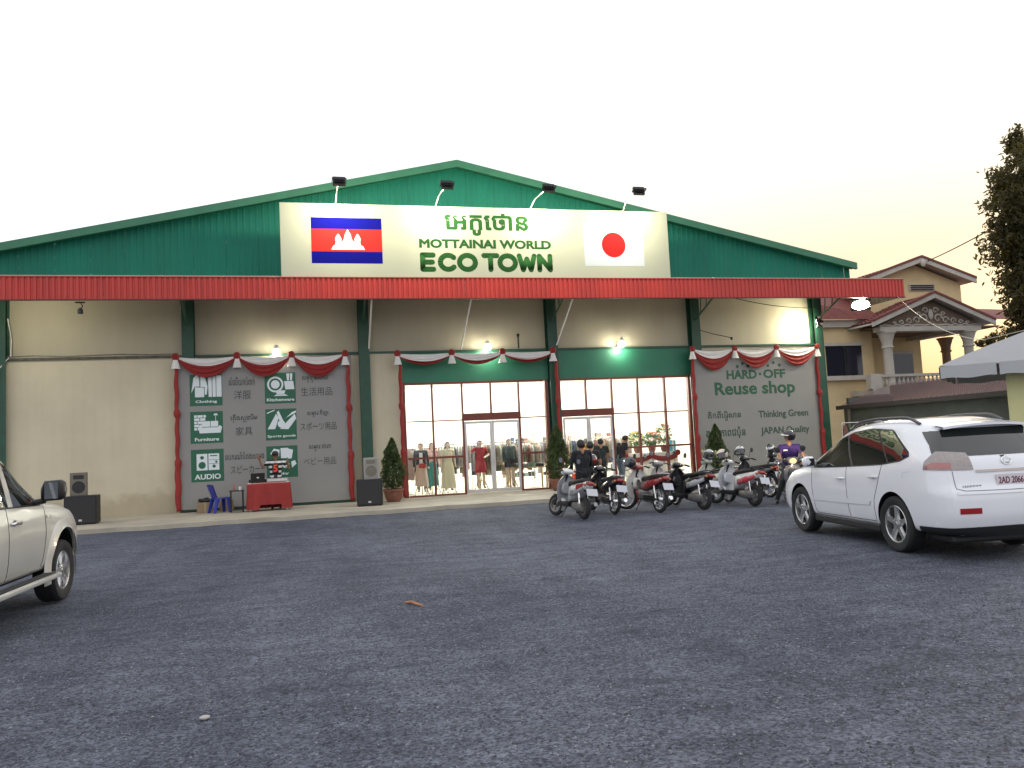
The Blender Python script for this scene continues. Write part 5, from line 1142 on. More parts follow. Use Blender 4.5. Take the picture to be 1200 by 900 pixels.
# --- champagne pickup
pk = thing('parked_pickup', 'champagne pickup truck cut off by the left edge of the picture', 'pickup', (0, 0, 0), 0)
gp = mat('champagne_paint', (.54, .535, .50), .36, .2, var=.03, vs=2, coat=.6)
xs2 = [2.55, 2.48, 2.4, 2.3, 2.15, 2.0, 1.85, 1.7, 1.55, 1.4, 1.25, 1.1, .95, .8, .65, .5, .35, .2, .0, -.2, -.4, -.6, -.8, -.95, -1.05, -1.12, -1.16]
cab = Car(pk, [(2.55, .92), (2.4, .99), (2.0, 1.06), (1.4, 1.13), (1.1, 1.19), (.85, 1.33), (.5, 1.56), (.2, 1.70), (-.1, 1.755), (-.5, 1.77), (-.9, 1.75), (-1.16, 1.70)],
          [(2.55, .80), (2.3, .90), (1.8, 1.0), (1.1, 1.075), (.2, 1.09), (-1.16, 1.10)],
          [(2.55, .70), (2.45, .78), (2.2, .86), (1.8, .90), (1.2, .885), (.5, .88), (-1.16, .88)],
          [(2.55, .6), (.8, .64), (.2, .65), (-1.16, .65)],
          [(.4, -1.16), (1.1, -1.16), (1.4, -1.10), (1.7, -1.02), (1.8, -1.0)], [(.4, 2.40), (.6, 2.52), (.8, 2.52), (.95, 2.42)], xs2, -.6, 2.0, sill=.44)
cab.finish([gp, m_black], [(1.55, .46, .58, 1.3)], name='cab')
for sg in (-1, 1):
    gl = [(.98, 1.11), (.5, 1.12), (-.2, 1.13), (-1.0, 1.14)]; gh = [(.93, 1.14), (.52, 1.46), (-.2, 1.63), (-.95, 1.60)]
    ob('window_surround', cab.side_patch(poly_patch([(x+.012, z-.015) for x, z in gl], [(x+.02, z+.018) for x, z in gh]), sg, .0025, 30, 8), m_trimblk, pk, smooth='all', fix=False)
    f_ = poly_patch(gl, gh)
    ob('side_window', cab.side_patch(lambda u, v: f_(lin(.04, .49, u), v), sg, .006, 20, 8), m_tint, pk, smooth='all', fix=False); ob('side_window', cab.side_patch(lambda u, v: f_(lin(.56, .98, u), v), sg, .006, 20, 8), m_tint, pk, smooth='all', fix=False)
    ob('door_pillar', cab.side_patch(lambda u, v: f_(lin(.495, .555, u), v), sg, .007, 4, 8), gp, pk, smooth='all', fix=False)
    ob('door_seam', cab.seam([(1.04, 1.10), (1.02, .80), (.95, .55), (.92, .50)], sg), m_seam, pk); ob('door_seam', cab.seam([(-.03, 1.12), (-.05, .80), (-.06, .48)], sg), m_seam, pk); ob('door_seam', cab.seam([(-.92, 1.12), (-.95, .6), (-.93, .48)], sg), m_seam, pk)
    for xh in (.13, -.80):
        p = cab.hit((xh, sg*2.5, .965), (0, -sg, 0), 0); d = ob('door_handle', MB().tube([(xh+.10, p.y+sg*.002, .963), (xh+.08, p.y+sg*.035, .965), (xh-.08, p.y+sg*.035, .967), (xh-.10, p.y+sg*.004, .965)], [.012, .017, .017, .012], 8), m_chrome, pk, smooth=True); ob('handle_cup', MB().ell((xh, p.y, .965), .06, .006, .035, 14, 6), m_black, d)
    p = cab.hit((.82, sg*2.5, 1.13), (0, -sg, 0), 0)
    mr = ob('door_mirror', MB().sup([(p.y+sg*.08, .86, 1.22, .05, .07, 3), (p.y+sg*.12, .86, 1.245, .075, .105, 4), (p.y+sg*.29, .86, 1.25, .075, .105, 4), (p.y+sg*.33, .87, 1.25, .05, .08, 3)], 18), m_black, pk, smooth='all'); ob('mirror_arm', MB().tube([(.84, p.y-sg*.02, 1.13), (.86, p.y+sg*.12, 1.15)], .03, 8), m_black, mr)
    ob('mirror_glass', B(.778, .784, min(p.y+sg*.13, p.y+sg*.28), max(p.y+sg*.13, p.y+sg*.28), 1.165, 1.33), mat('mirror_dark', (.25, .27, .30), .05, 1), mr); ob('mirror_indicator', B(.85, .93, min(p.y+sg*.322, p.y+sg*.335), max(p.y+sg*.322, p.y+sg*.335), 1.22, 1.27), m_chrome, mr)
    # flared wheel arch
    def flare(u, v, ax=1.55):
        a = lin(R(-12), R(192), u); R_ = lin(.455, .545, v); x, z = ax+R_*cos(a), .37+R_*sin(a)
        q = cab.hit((x, sg*2.5, z), (0, -sg, 0), 0); y = abs(q.y) if q else .84; return (x, sg*(max(.86, y)+.05*(1-v)**.7+(.003 if v >= .99 else 0)*0+.002), z)
    ob('arch_flare', MB().grid(flare, 36, 5), gp, pk, smooth='all', fix=False)
    rb = MB().sup([(1.05, sg*.90, .40, .08, .03, 3), (.98, sg*.97, .40, .10, .032, 4), (-.95, sg*.97, .40, .10, .032, 4), (-1.02, sg*.92, .40, .08, .03, 3)], 14); rb.v = [(y, x, z) for x, y, z in rb.v]; ob('running_board', rb, gp, pk, smooth=True)
    ob('board_tread', B(-.9, .9, min(sg*.91, sg*1.03), max(sg*.91, sg*1.03), .425, .440), m_rubber, pk)
    for ax in (1.55, -1.54): road_wheel(pk, ax, sg*.79, .385, .26, sg, spokes=6, rimr=.62)
    ob('bed_side', MB().prism([(-1.20, .55), (-2.65, .55), (-2.68, 1.12), (-1.20, 1.12)], sg*.80, sg*.88), gp, pk, bevel=.02)
    ob('fender_badge', cab.side_patch(poly_patch([(1.16, .955), (1.07, .955)], [(1.16, .99), (1.07, .99)]), sg, .003, 3, 2), m_chrome, pk, fix=False)
    ob('headlamp', MB().grid(lambda u, v: (lambda p: tuple(p) if p else (2.4, sg*.7, .85))(cab.hit(Vector((2.0, sg*.3, lin(.74, .90, v)))+Vector((cos(lin(.1, 1.0, u)), sg*sin(lin(.1, 1.0, u)), 0))*2.5, Vector((-cos(lin(.1, 1.0, u)), -sg*sin(lin(.1, 1.0, u)), 0)), .006)), 12, 4), m_lamp_clear, pk, smooth='all', fix=False)
ob('bed_floor', B(-2.65, -1.2, -.8, .8, .58, .64), m_black, pk); ob('tailgate', B(-2.70, -2.64, -.80, .80, .62, 1.12), gp, pk, bevel=.02); ob('chassis', B(-2.6, 2.2, -.5, .5, .34, .46), m_black, pk)
ob('windscreen', MB().grid(lambda u, v: (lambda q: tuple(q) if q else (.9, 0, 1.2))(cab.hit((lin(1.06, .30, v), lin(-.68, .68, u)*lin(1.05, .84, v), 3), (0, 0, -1), .006)), 14, 10), m_tint, pk, smooth='all', fix=False)
ob('grille', MB().grid(lambda u, v: (lambda q: tuple(q) if q else (2.5, 0, .7))(cab.hit((4, lin(-.4, .4, u), lin(.66, .84, v)), (-1, 0, 0), .006)), 10, 4), m_chrome, pk, fix=False); ob('bumper', B(2.36, 2.58, -.72, .72, .46, .62), gp, pk, bevel=.05)
PKH = 3.0   # heading, degrees right of +Y
h_ = R(PKH); hv = Vector((sin(h_), cos(h_), 0)); rv = Vector((cos(h_), -sin(h_), 0))
cpos = Vector((-3.10, -15.45, 0))-hv*1.55-rv*.90
pk.location = cpos; pk.rotation_euler = (0, 0, R(90-PKH))

def restretch(root, z0, k, dz=0.0, skip=('tyre', 'rim', 'spokes', 'hub_cap', 'wheel_nuts', 'brake_disc', 'tread_groove')):
    """taller body on the same wheels"""
    def go(o):
        if o.name.split('.')[0] not in skip and o.type == 'MESH':
            for v in o.data.vertices:
                if v.co.z > z0: v.co.z = z0+(v.co.z-z0)*k+dz*min(1, (v.co.z-z0)/.3)
            o.data.update()
        if o.name.split('.')[0] == 'tyre': return
        for c in o.children: go(c)
    for c in root.children: go(c)
restretch(suv, .30, 1.08); restretch(pk, .46, 1.17, .04)
# ------------------------------------------------------------------ inside the shop
m_wood = mat('pale_wood', (.42, .26, .11), .5, var=.2, vs=10, stretch=(1, 1, 6)); m_mskin = mat('mannequin_skin', (.62, .48, .38), .5)
def dress(t, secs, m, name='dress'):
    """secs: (z, half width, half depth) with soft folds"""
    def fn(u, v):
        k = v*(len(secs)-1); i = min(int(k), len(secs)-2); f = k-i; z, a, b = [lin(secs[i][q], secs[i+1][q], f) for q in range(3)]
        w = 1+.07*sin(u*2*pi*8+z*3)*max(0, min(1, (1.15-z)*1.4)); return (a*w*cos(2*pi*u), b*w*sin(2*pi*u), z)
    ob(name, MB().grid(fn, 48, 22), m, t, smooth='all', fix=False)
def mannequin(label, x, y, rz, **k):
    t, V, fr_ = person(label, (x, y, .22), rz, name='mannequin', cat='mannequin', skin=m_mskin, fingers=False, eyes=False, group='mannequins behind the shop glass', **k)
    s = MB()
    for i in range(3):
        a = 2*pi*i/3+.5; s.tube([(0, 0, .28), (.16*cos(a), .16*sin(a), .22), (.30*cos(a), .30*sin(a), -.11)], [.014, .016, .013], 8)
    s.tube([(0, 0, .2), (0, 0, .85)], .016, 8); ob('stand', s, m_wood, t); return t, V, fr_
T0 = (.60, .56, .48)
t, V, _ = mannequin('mannequin in dark jacket, white shirt and pale skirt, leftmost behind the glass', 3.75, .9, R(172), top=(.03, .035, .05), leg=T0, shoe=(.5, .4, .3), hair='short', sleeve='long', hairmat=mat('brown_wig', (.12, .05, .03), .6))
dress(t, [(1.0, .15, .115), (.9, .17, .13), (.6, .20, .16), (.2, .23, .19)], mat('peach_cloth', (.66, .50, .40), .8), 'skirt'); ob('shirt_front', MB().sup([(1.0, 0, .125, .055, .015, 3), (1.35, 0, .115, .06, .015, 3)], 12, axis='z'), m_cloth_white, t, smooth=True)
tag(ob('handbag', MB().sup([(-.05, 0, 0, .12, .08, 4), (.05, 0, 0, .12, .08, 4)], 16), mat('red_leather', (.50, .06, .04), .5), smooth=True), 'red handbag on the mannequin in the dark jacket', 'bag').location = (3.76, .70, 1.12)
t, V, _ = mannequin('mannequin in a long cream dress behind the left window', 4.68, .85, R(180), top=(.66, .62, .46), leg=T0, shoe=(.5, .4, .3), hair='long', fem=True, hairmat=mat('dark_wig', (.03, .025, .02), .6))
dress(t, [(1.34, .15, .10), (1.2, .17, .125), (1.0, .145, .115), (.9, .18, .14), (.5, .22, .18), (.08, .27, .22)], mat('cream_cloth', (.68, .63, .45), .8))
t, V, _ = mannequin('mannequin in a short red dress behind the left door leaf', 5.84, .85, R(176), top=(.34, .03, .04), leg=m_mskin and (.62, .48, .38), shoe=(.3, .2, .1), hair='short', fem=True, pose=dict(el=(-.30, .02, 1.16), wl=(-.16, .20, 1.10), er=(.36, .0, 1.25), wr=(.40, .1, 1.45)))
dress(t, [(1.36, .16, .10), (1.2, .17, .125), (1.0, .145, .115), (.85, .19, .15), (.55, .20, .16)], mat('red_dress', (.34, .03, .04), .8))
t, V, _ = mannequin('mannequin in dark green top and black skirt behind the right door leaf', 6.90, .85, R(184), top=(.05, .075, .07), leg=(.62, .48, .38), shoe=(.3, .2, .1), hair='bun', fem=True, sleeve='long')
dress(t, [(1.34, .19, .13), (1.2, .20, .15), (1.0, .19, .15)], mat('dark_green_top', (.05, .075, .07), .8), 'top'); dress(t, [(1.0, .15, .12), (.9, .17, .14), (.68, .19, .16)], m_black, 'skirt')
tag(ob('handbag', MB().sup([(-.06, 0, 0, .15, .09, 3), (.06, 0, 0, .15, .09, 3)], 16), m_black, smooth=True), 'black handbag hanging on the mannequin in the dark green top', 'bag').location = (7.14, .72, 1.12)
t, V, _ = mannequin('mannequin in a pink blouse and teal skirt behind the leftmost mannequin', 4.25, 1.7, R(180), top=(.62, .40, .36), leg=(.05, .25, .25), shoe=(.3, .2, .1), hair='long', fem=True, hairmat=mat('brown_wig', (.12, .05, .03), .6))
dress(t, [(1.0, .15, .12), (.8, .18, .14), (.15, .22, .18)], mat('teal_cloth', (.05, .26, .25), .8), 'skirt')
GC = [(.03, .03, .035), (.55, .52, .48), (.62, .60, .55), (.10, .14, .10), (.22, .10, .08), (.30, .26, .18), (.06, .08, .14), (.45, .30, .24), (.12, .12, .12), (.58, .45, .40), (.18, .24, .20), (.34, .34, .36)]
gms = {}
def garment_mesh(v):
    if v in gms: return gms[v]
    L = (.78, .95, 1.1, .65)[v]
    b = MB().sup([(-L, 0, 0, .018, .24, 2.5), (-L*.55, 0, 0, .022, .22, 2.5), (-.16, 0, 0, .022, .225, 2.5), (-.04, 0, 0, .016, .13, 2.2), (.0, 0, 0, .01, .03, 2)], 14, axis='z')
    b.v = [(x+.012*sin(y*24+z*5)*(-z), y, z) for x, y, z in b.v]; gms[v] = b.mesh('garment', [], 'all'); return gms[v]
def garment(par, x, z, ci, v):
    me = garment_mesh(v).copy() if False else garment_mesh(v)
    o = bpy.data.objects.new('garment', me); col.objects.link(o); o.parent = par; o.location = (x, 0, z); o.rotation_euler = (0, 0, random.uniform(-.25, .25))
    if not me.materials: me.materials.append(m_white)
    o.material_slots[0].link = 'OBJECT'; o.material_slots[0].material = mat('garment_%d' % ci, GC[ci], .85, var=.15, vs=8)
    return o
def rack(x, y, rz, w, h, label, n=12, seed=0, light=False):
    rg = random.Random(seed); t = thing('clothes_rack', label, 'clothes rack', (x, y, .11), rz, 'clothes racks')
    s = MB(); 
    for sx in (-1, 1): s.tube([(sx*w/2, 0, .03), (sx*w/2, 0, h)], .014, 6); s.tube([(sx*w/2, -.25, .03), (sx*w/2, .25, .03)], .014, 6)
    s.tube([(-w/2, 0, h), (w/2, 0, h)], .014, 6); ob('frame', s, m_chrome, t)
    for i in range(n):
        ci = rg.choice([1, 2, 5, 9, 7, 11, 4]) if light and rg.random() < .4 else rg.randrange(len(GC)); garment(t, -w/2+.08+(w-.16)*i/(n-1), h-.06, ci, rg.randrange(4))
    return t
rk = [(3.5, 2.6, 0), (5.0, 2.7, 0), (6.6, 2.9, 0), (8.0, 2.2, 0), (4.2, 4.4, 5), (6.2, 4.6, 0), (8.2, 4.6, 0), (10.3, 4.2, 0), (5.2, 6.6, 0), (7.6, 6.6, 0), (9.9, 6.4, 0), (12.2, 6.5, 0), (12.4, 4.4, 0), (5.35, 1.95, 0), (6.35, 1.8, 8), (11.3, 2.9, 0), (3.3, 1.75, 90)]
names = 'leftmost in the front row|second in the front row|third in the front row|rightmost in the front row|leftmost in the second row|second in the second row|third in the second row|fourth in the second row|leftmost in the back row|second in the back row|third in the back row|rightmost in the back row|rightmost in the second row|just behind the mannequin in the red dress|just behind the mannequin in dark green|behind the flower arrangements|against the left end wall'.split('|')
for i, ((x, y, a), nm) in enumerate(zip(rk, names)): rack(x, y, R(a), 1.35, 1.62 if i < 4 else 1.7, 'chrome rack of hanging clothes inside the shop, '+nm, 13, i, True)
def shelf(x, y, label, seed, w=1.6, h=2.2, pal=None):
    rg = random.Random(seed); t = thing('shelf_unit', label, 'shelf', (x, y, .11), 0, 'white shelf units inside the shop')
    for sx in (-1, 1): ob('side', B(sx*w/2-.015, sx*w/2+.015, -.2, .2, 0, h), m_white, t)
    for k_ in range(5): ob('board', B(-w/2+.016, w/2-.016, -.2, .2, .1+k_*.5-.012, .1+k_*.5+.012), m_white, t)
    for k_ in range(4):
        xx = -w/2+.08; no_ = 0
        while xx < w/2-.2:
            no_ += 1; ww, hh = rg.uniform(.10, .26), rg.uniform(.12, .34); ci = rg.randrange(len(GC))
            g = tag(ob('goods_box', B(-ww/2, ww/2, -.12, .12, 0, hh), mat('garment_%d' % ci, GC[ci], .85, var=.15, vs=8), bevel=.01), '%s goods, %s from left on the %s board of the %s shelf' % ('black white cream green brown beige navy tan grey pink olive silver'.split()[ci], 'zeroth first second third fourth fifth sixth seventh eighth ninth tenth eleventh'.split()[no_], ('lowest', 'second', 'third', 'top')[k_], label.split('at the ')[1].split(' of the')[0]), 'goods', 'goods on the shop shelves'); g.location = (x+xx+ww/2, y, .11+.1+k_*.5+.0125); xx += ww+rg.uniform(.02, .1)
shelf(9.2, 8.6, 'white shelf unit with goods at the back left of the shop', 3); shelf(11.2, 8.7, 'white shelf unit with goods at the back middle of the shop', 4); shelf(13.2, 8.6, 'white shelf unit with goods at the back right of the shop', 5)
# table in the left window bay and white draped counter in the right window
tb2 = thing('display_table', 'wooden display table with folded clothes behind the left window', 'table', (7.65, 1.15, .11))
ob('tabletop', B(-.65, .65, -.35, .35, .72, .76), m_wood, tb2)
for sx in (-1, 1):
    for sy in (-1, 1): ob('leg', B(sx*.6-.025, sx*.6+.025, sy*.3-.025, sy*.3+.025, 0, .72), m_wood, tb2)
for i in range(8):
    ci = (3, 8, 10, 0, 6, 11, 4, 8)[i]; g = tag(ob('folded_clothes', MB().sup([(0, 0, 0, .13, .15, 4), (.10+.02*(i % 3), 0, 0, .12, .14, 4)], 16, axis='z'), mat('garment_%d' % ci, GC[ci], .85), smooth=True), '%s folded clothes, %s in the %s row on the wooden display table' % ('olive|grey|sage|black|navy|silver|brown|grey'.split('|')[i], ('leftmost', 'second', 'third', 'rightmost')[i % 4], ('front', 'back')[i//4]), 'clothes', 'folded clothes on the display table'); g.location = (7.15+.30*(i % 4), 1.0+.32*(i//4), .872)
ct = thing('counter', 'counter under a white cloth behind the right window', 'counter', (12.35, 1.25, .11))
ob('top', B(-1.05, 1.05, -.35, .35, .98, 1.02), m_wood, ct)
for sx in (-1, 1):
    for sy in (-1, 1): ob('leg', B(sx*.95-.03, sx*.95+.03, sy*.28-.03, sy*.28+.03, 0, .98), m_wood, ct)
def ccl(u, v): 
    x = -1.08+2.16*u; fo = .02*sin(u*70)*v; return (12.35+x, 1.25-.375-fo-.02*v, 1.14-.98*v)
cc = MB().grid(ccl, 90, 8); cc.grid(lambda u, v: (11.27+2.16*u, .875+.75*v, 1.142), 6, 4); tag(ob('counter_cloth', cc, m_cloth_white, smooth='all', fix=False), 'white cloth hanging over the counter in the right window', 'tablecloth')
sw = thing('counter_swag', 'red cloth swag pinned across the white counter cloth', 'drape', (12.35, .84, 1.1))
for a, b in ((-1.05, 0), (.0, 1.05)):
    def sf(u, v, a=a, b=b):
        ar = 1-(2*u-1)**2; return (lin(a, b, u), -.035-.02*ar*sin(v*14), .0-.30*ar*(.35+.65*v)-.16*v*(1-ar)-.0)
    ob('swag', MB().grid(sf, 24, 8), m_cloth_red, sw, smooth='all', fix=False)
for x in (-1.05, 0, 1.05): ob('rosette', MB().torus((x, -.05, 0), .07, .045, 'y', 14, 8).ell((x, -.06, 0), .05, .04, .05), m_cloth_red, sw, smooth='all')
def bouquet(x, label, c, seed, h=.62):
    t = thing('flower_arrangement', label, 'flowers', (x, 1.2, 1.146), 0, 'flower arrangements on the counter'); rg = np.random.default_rng(seed)
    ob('vase', MB().lathe([(.08, 0), (.13, .08), (.14, .2), (.15, .22), (.12, .22), (.1, .1)], 18), m_pot, t, smooth=True)
    N = 260; P = rg.normal(size=(N, 3)); P /= np.linalg.norm(P, axis=1)[:, None]; P *= (.25+.75*rg.random(N))[:, None]**.6; P = P*np.array([.33, .26, h*.5])+np.array([0, 0, .20+h*.5])
    me = leaf_cloud(P, .13, seed=seed); me.materials.append(leafmat('bouquet_leaf', (.06, .16, .04))); ob('leaves', me, None, t)
    for i in range(26):
        a = rg.uniform(0, 2*pi); el = rg.uniform(-.3, 1.3); p = (.32*cos(a)*cos(el), .27*sin(a)*cos(el), .2+h*.5+h*.52*sin(el)); cl_ = c[i % len(c)]
        b = MB(); r_ = rg.uniform(.04, .065)
        for k_ in range(7): b.ell((p[0]+r_*.6*cos(k_*.9), p[1]+r_*.6*sin(k_*.9), p[2]), r_*.55, r_*.55, r_*.3, 7, 4)
        ob('flower', b, mat('petal_%.2f_%.2f_%.2f' % cl_, cl_, .7), t, smooth='all')
bouquet(11.95, 'yellow flower arrangement, left one on the white counter', [(.75, .60, .04), (.75, .68, .20)], 1); bouquet(12.55, 'orange flower arrangement, middle one on the white counter', [(.70, .25, .04), (.65, .12, .05)], 2, .55); bouquet(13.05, 'mixed yellow and red flower arrangement, right one on the white counter', [(.75, .65, .1), (.6, .05, .04), (.7, .7, .65)], 3, .85)
bx_ = thing('gift_box', 'light blue gift box at the right end of the white counter', 'box', (13.30, 1.05, 1.146)); ob('body', B(-.12, .12, -.1, .1, 0, .42), mat('sky_blue', (.08, .42, .62), .5), bx_, bevel=.008); ob('ribbon', B(-.02, .02, -.102, .102, 0, .425), m_white, bx_)
# people inside
person('shopper in orange top inside the shop by the right door', (10.2, 1.9, .11), R(20), None, top=(.45, .22, .08), leg=(.1, .1, .12), hair='long', fem=True, eyes=False, fingers=False)
person('shopper in dark clothes browsing the racks inside the shop', (10.6, 3.2, .11), R(-40), None, top=(.06, .07, .07), leg=(.05, .05, .06), eyes=False, fingers=False)
sw2 = thing('gift_bag', 'red paper gift bag on the floor by the right door', 'bag', (9.4, .95, .11)); ob('body', MB().prism([(-.16, -.08), (.16, -.08), (.16, .08), (-.16, .08)], 0, .42, 'xy'), mat('red_paper', (.6, .06, .03), .6), sw2); ob('handle', MB().tube([(-.08, 0, .42), (-.07, 0, .54), (.07, 0, .54), (.08, 0, .42)], .006, 6), m_white, sw2)

# ------------------------------------------------------------------ neighbouring house on the right
house = thing('neighbour_house', 'cream two-storey house with red roof, columned balcony and ornate gable', 'house', (34, 14, 0))
def Hs(name, mb, m, parent=house, **k): return ob(name, mb, m, parent, world=True, **k)
m_cream = mat('house_cream', (.70, .54, .30), .8, var=.12, vs=.8); m_htrim = mat('house_trim', (.52, .48, .42), .7, var=.12, vs=2); m_htile = mat('roof_tile', (.20, .055, .045), .7, var=.3, vs=5); m_dglass = mat('dark_window', (.02, .022, .035), .08)
Hs('wall', B(22.5, 31.3, 12.0, 26, 0, 7.65), m_cream); Hs('wall', B(31.31, 37.2, 15.0, 26, 0, 7.65), m_cream)
Hs('cornice', B(22.2, 31.4, 11.7, 12.0, 7.35, 7.75), m_htrim)
wd = Hs('window', B(28.2, 30.5, 11.94, 12.02, 4.62, 6.32), m_dglass); Hs('window_frame', B(28.05, 30.68, 11.88, 11.94, 6.32, 6.50), m_htrim, wd); Hs('sill', B(28.0, 30.7, 11.80, 11.99, 4.5, 4.62), m_htrim, wd); Hs('mullion', B(29.3, 29.38, 11.90, 11.94, 4.63, 6.31), m_trimblk, wd)
d_ = Hs('door', B(35.0, 36.5, 14.93, 15.02, 3.75, 6.1), m_dglass); Hs('door_frame', B(34.9, 36.6, 14.9, 14.94, 6.1, 6.25), m_htrim, d_)
Hs('balcony_slab', B(29.6, 39.6, 10.1, 15.0, 3.42, 3.72), m_htrim)
Hs('ledge', B(22.5, 31.3, 11.7, 11.999, 4.36, 4.50), m_htrim)
def column(x, y, z0, z1, m=m_htrim):
    c = MB(); r = .27; c.lathe([(r*1.4, z0), (r*1.4, z0+.15), (r*1.1, z0+.2), (r, z0+.3), (r*.9, z1-.95), (r*.95, z1-.90), (r*1.2, z1-.88), (r*1.2, z1-.80), (r*1.0, z1-.78), (r*1.05, z1-.55), (r*1.6, z1-.1), (r*1.8, z1-.08), (r*1.8, z1)], 18, (x, y, 0)); Hs('column', c, m, smooth=True)
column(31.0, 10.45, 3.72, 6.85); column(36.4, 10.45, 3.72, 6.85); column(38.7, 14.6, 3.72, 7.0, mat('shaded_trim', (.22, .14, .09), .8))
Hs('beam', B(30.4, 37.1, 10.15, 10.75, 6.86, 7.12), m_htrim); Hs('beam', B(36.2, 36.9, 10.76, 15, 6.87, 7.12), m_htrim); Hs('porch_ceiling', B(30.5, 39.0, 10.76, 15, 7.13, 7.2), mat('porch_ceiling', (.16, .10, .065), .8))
Hs('handrail', B(30.2, 38.4, 10.15, 10.45, 4.36, 4.50), m_htrim); Hs('baluster_base', B(30.2, 38.4, 10.18, 10.42, 3.725, 3.80), m_htrim); Hs('balustrade_pier', B(29.5, 30.18, 10.1, 10.5, 3.725, 4.54), m_htrim)
bal = MB().lathe([(.06, 3.80), (.06, 3.85), (.045, 3.88), (.085, 4.02), (.09, 4.08), (.05, 4.24), (.04, 4.28), (.06, 4.31), (.06, 4.36)], 10, (0, 0, 0)).mesh('baluster', m_htrim, True)
for i in range(29):
    x = 30.36+i*.275
    if abs(x-31.0) < .3 or abs(x-36.4) < .3: continue
    o = bpy.data.objects.new('baluster', bal); col.objects.link(o); o.parent = house; o.location = (x-34, 10.3-14, 0)
# porch gable
gx, gz_, gr, gl_ = 33.85, 8.75, 37.6, 30.1
def gable_roof(name, xa, za, xl_, xr_, zl_, zr_, y0, y1, rib=.33):
    for xe, ze in ((xl_, zl_), (xr_, zr_)):
        b = MB(); n = int((y1-y0)/rib); m_ = 9
        for i in range(n):
            ya = y0+i*rib; prof = [(ya, 0), (ya+rib*.35, .05), (ya+rib*.65, .05), (ya+rib, 0)]
            for k_ in range(m_):
                f0, f1 = k_/m_, (k_+1)/m_; p0 = (xa+(xe-xa)*f0, za+(ze-za)*f0+.03); p1 = (xa+(xe-xa)*f1, za+(ze-za)*f1+.07)
                b.add([(p0[0], y, p0[1]+d) for y, d in prof]+[(p1[0], y, p1[1]+d) for y, d in prof], [(j, j+1, 5+j, 4+j) for j in range(3)])
        r = Hs(name, b, m_htile, fix=False)
        Hs('soffit', MB().prism([(xa, za-.0), (xe, ze-.0), (xe, ze-.09), (xa, za-.09)], y0+.03, y1), m_htrim, r)
        Hs('verge', MB().prism([(xa, za+.06), (xe, ze+.06), (xe, ze-.20), (xa, za-.20)], y0-.10, y0+.02), m_htrim, r)
        Hs('verge_tile', MB().prism([(xa, za+.20), (xe, ze+.20), (xe, ze+.07), (xa, za+.07)], y0-.14, y0+.2), m_htile, r)
gable_roof('porch_roof', gx, gz_+.1, gl_-.4, gr+.2, 7.28, 7.28, 9.9, 15)
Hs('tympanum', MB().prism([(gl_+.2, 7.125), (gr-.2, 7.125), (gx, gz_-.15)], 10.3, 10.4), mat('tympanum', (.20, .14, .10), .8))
def curl(cx, cz, s, sg, y=10.26):
    return [(cx+sg*s*(1-t*.85)*cos(t*7)*.5, y, cz+s*(1-t*.85)*sin(t*7)*.5) for t in [i/18 for i in range(19)]]
for sg in (-1, 1):
    for cx, cz, s in ((.45, 7.55, .55), (.95, 7.45, .45), (1.45, 7.40, .38), (1.95, 7.34, .3), (.33, 8.0, .4), (2.4, 7.30, .22), (.8, 7.80, .28)): Hs('scroll_ornament', MB().tube(curl(gx+sg*cx, cz, s, sg), [.055-.002*i for i in range(19)], 6), m_htrim, smooth=True)
    Hs('scroll_ornament', MB().tube([(gx+sg*x, 10.27, 7.20+.05*sin(x*9)) for x in [.1+i*.3 for i in range(12)]], .045, 6), m_htrim)
Hs('finial', MB().ell((gx, 10.26, 7.8), .16, .06, .3), m_htrim, smooth='all')
# upper storey
Hs('wall', MB().prism([(31.5, 7.7), (38.2, 7.7), (38.2, 10.0), (35.05, 11.1), (31.5, 10.0)], 12.5, 20), m_cream)
gable_roof('main_roof', 35.0, 11.35, 30.4, 38.75, 9.85, 10.1, 11.9, 22)
Hs('vent', B(34.5, 36.3, 12.44, 12.50, 9.55, 9.95), m_htrim); [Hs('vent_slat', B(34.6, 36.2, 12.38, 12.44, 9.60+i*.12, 9.66+i*.12), mat('vent_dark', (.04, .03, .03), .8)) for i in range(3)]
Hs('finial', MB().ell((35.0, 11.75, 11.05), .16, .1, .22), m_htrim, smooth='all')
b = MB(); b.add([(38.2, 14.5, 8.9), (45, 14.5, 8.7), (45, 11.6, 7.6), (38.2, 11.6, 7.7)], [(0, 1, 2, 3)]); Hs('lower_roof', b, m_htile, fix=False); Hs('lower_roof', MB().add([(24, 12.2, 9.6), (31.6, 14, 9.6), (31.6, 11.4, 7.75), (22.0, 11.4, 7.75)], [(0, 1, 2, 3)]), m_htile, fix=False)
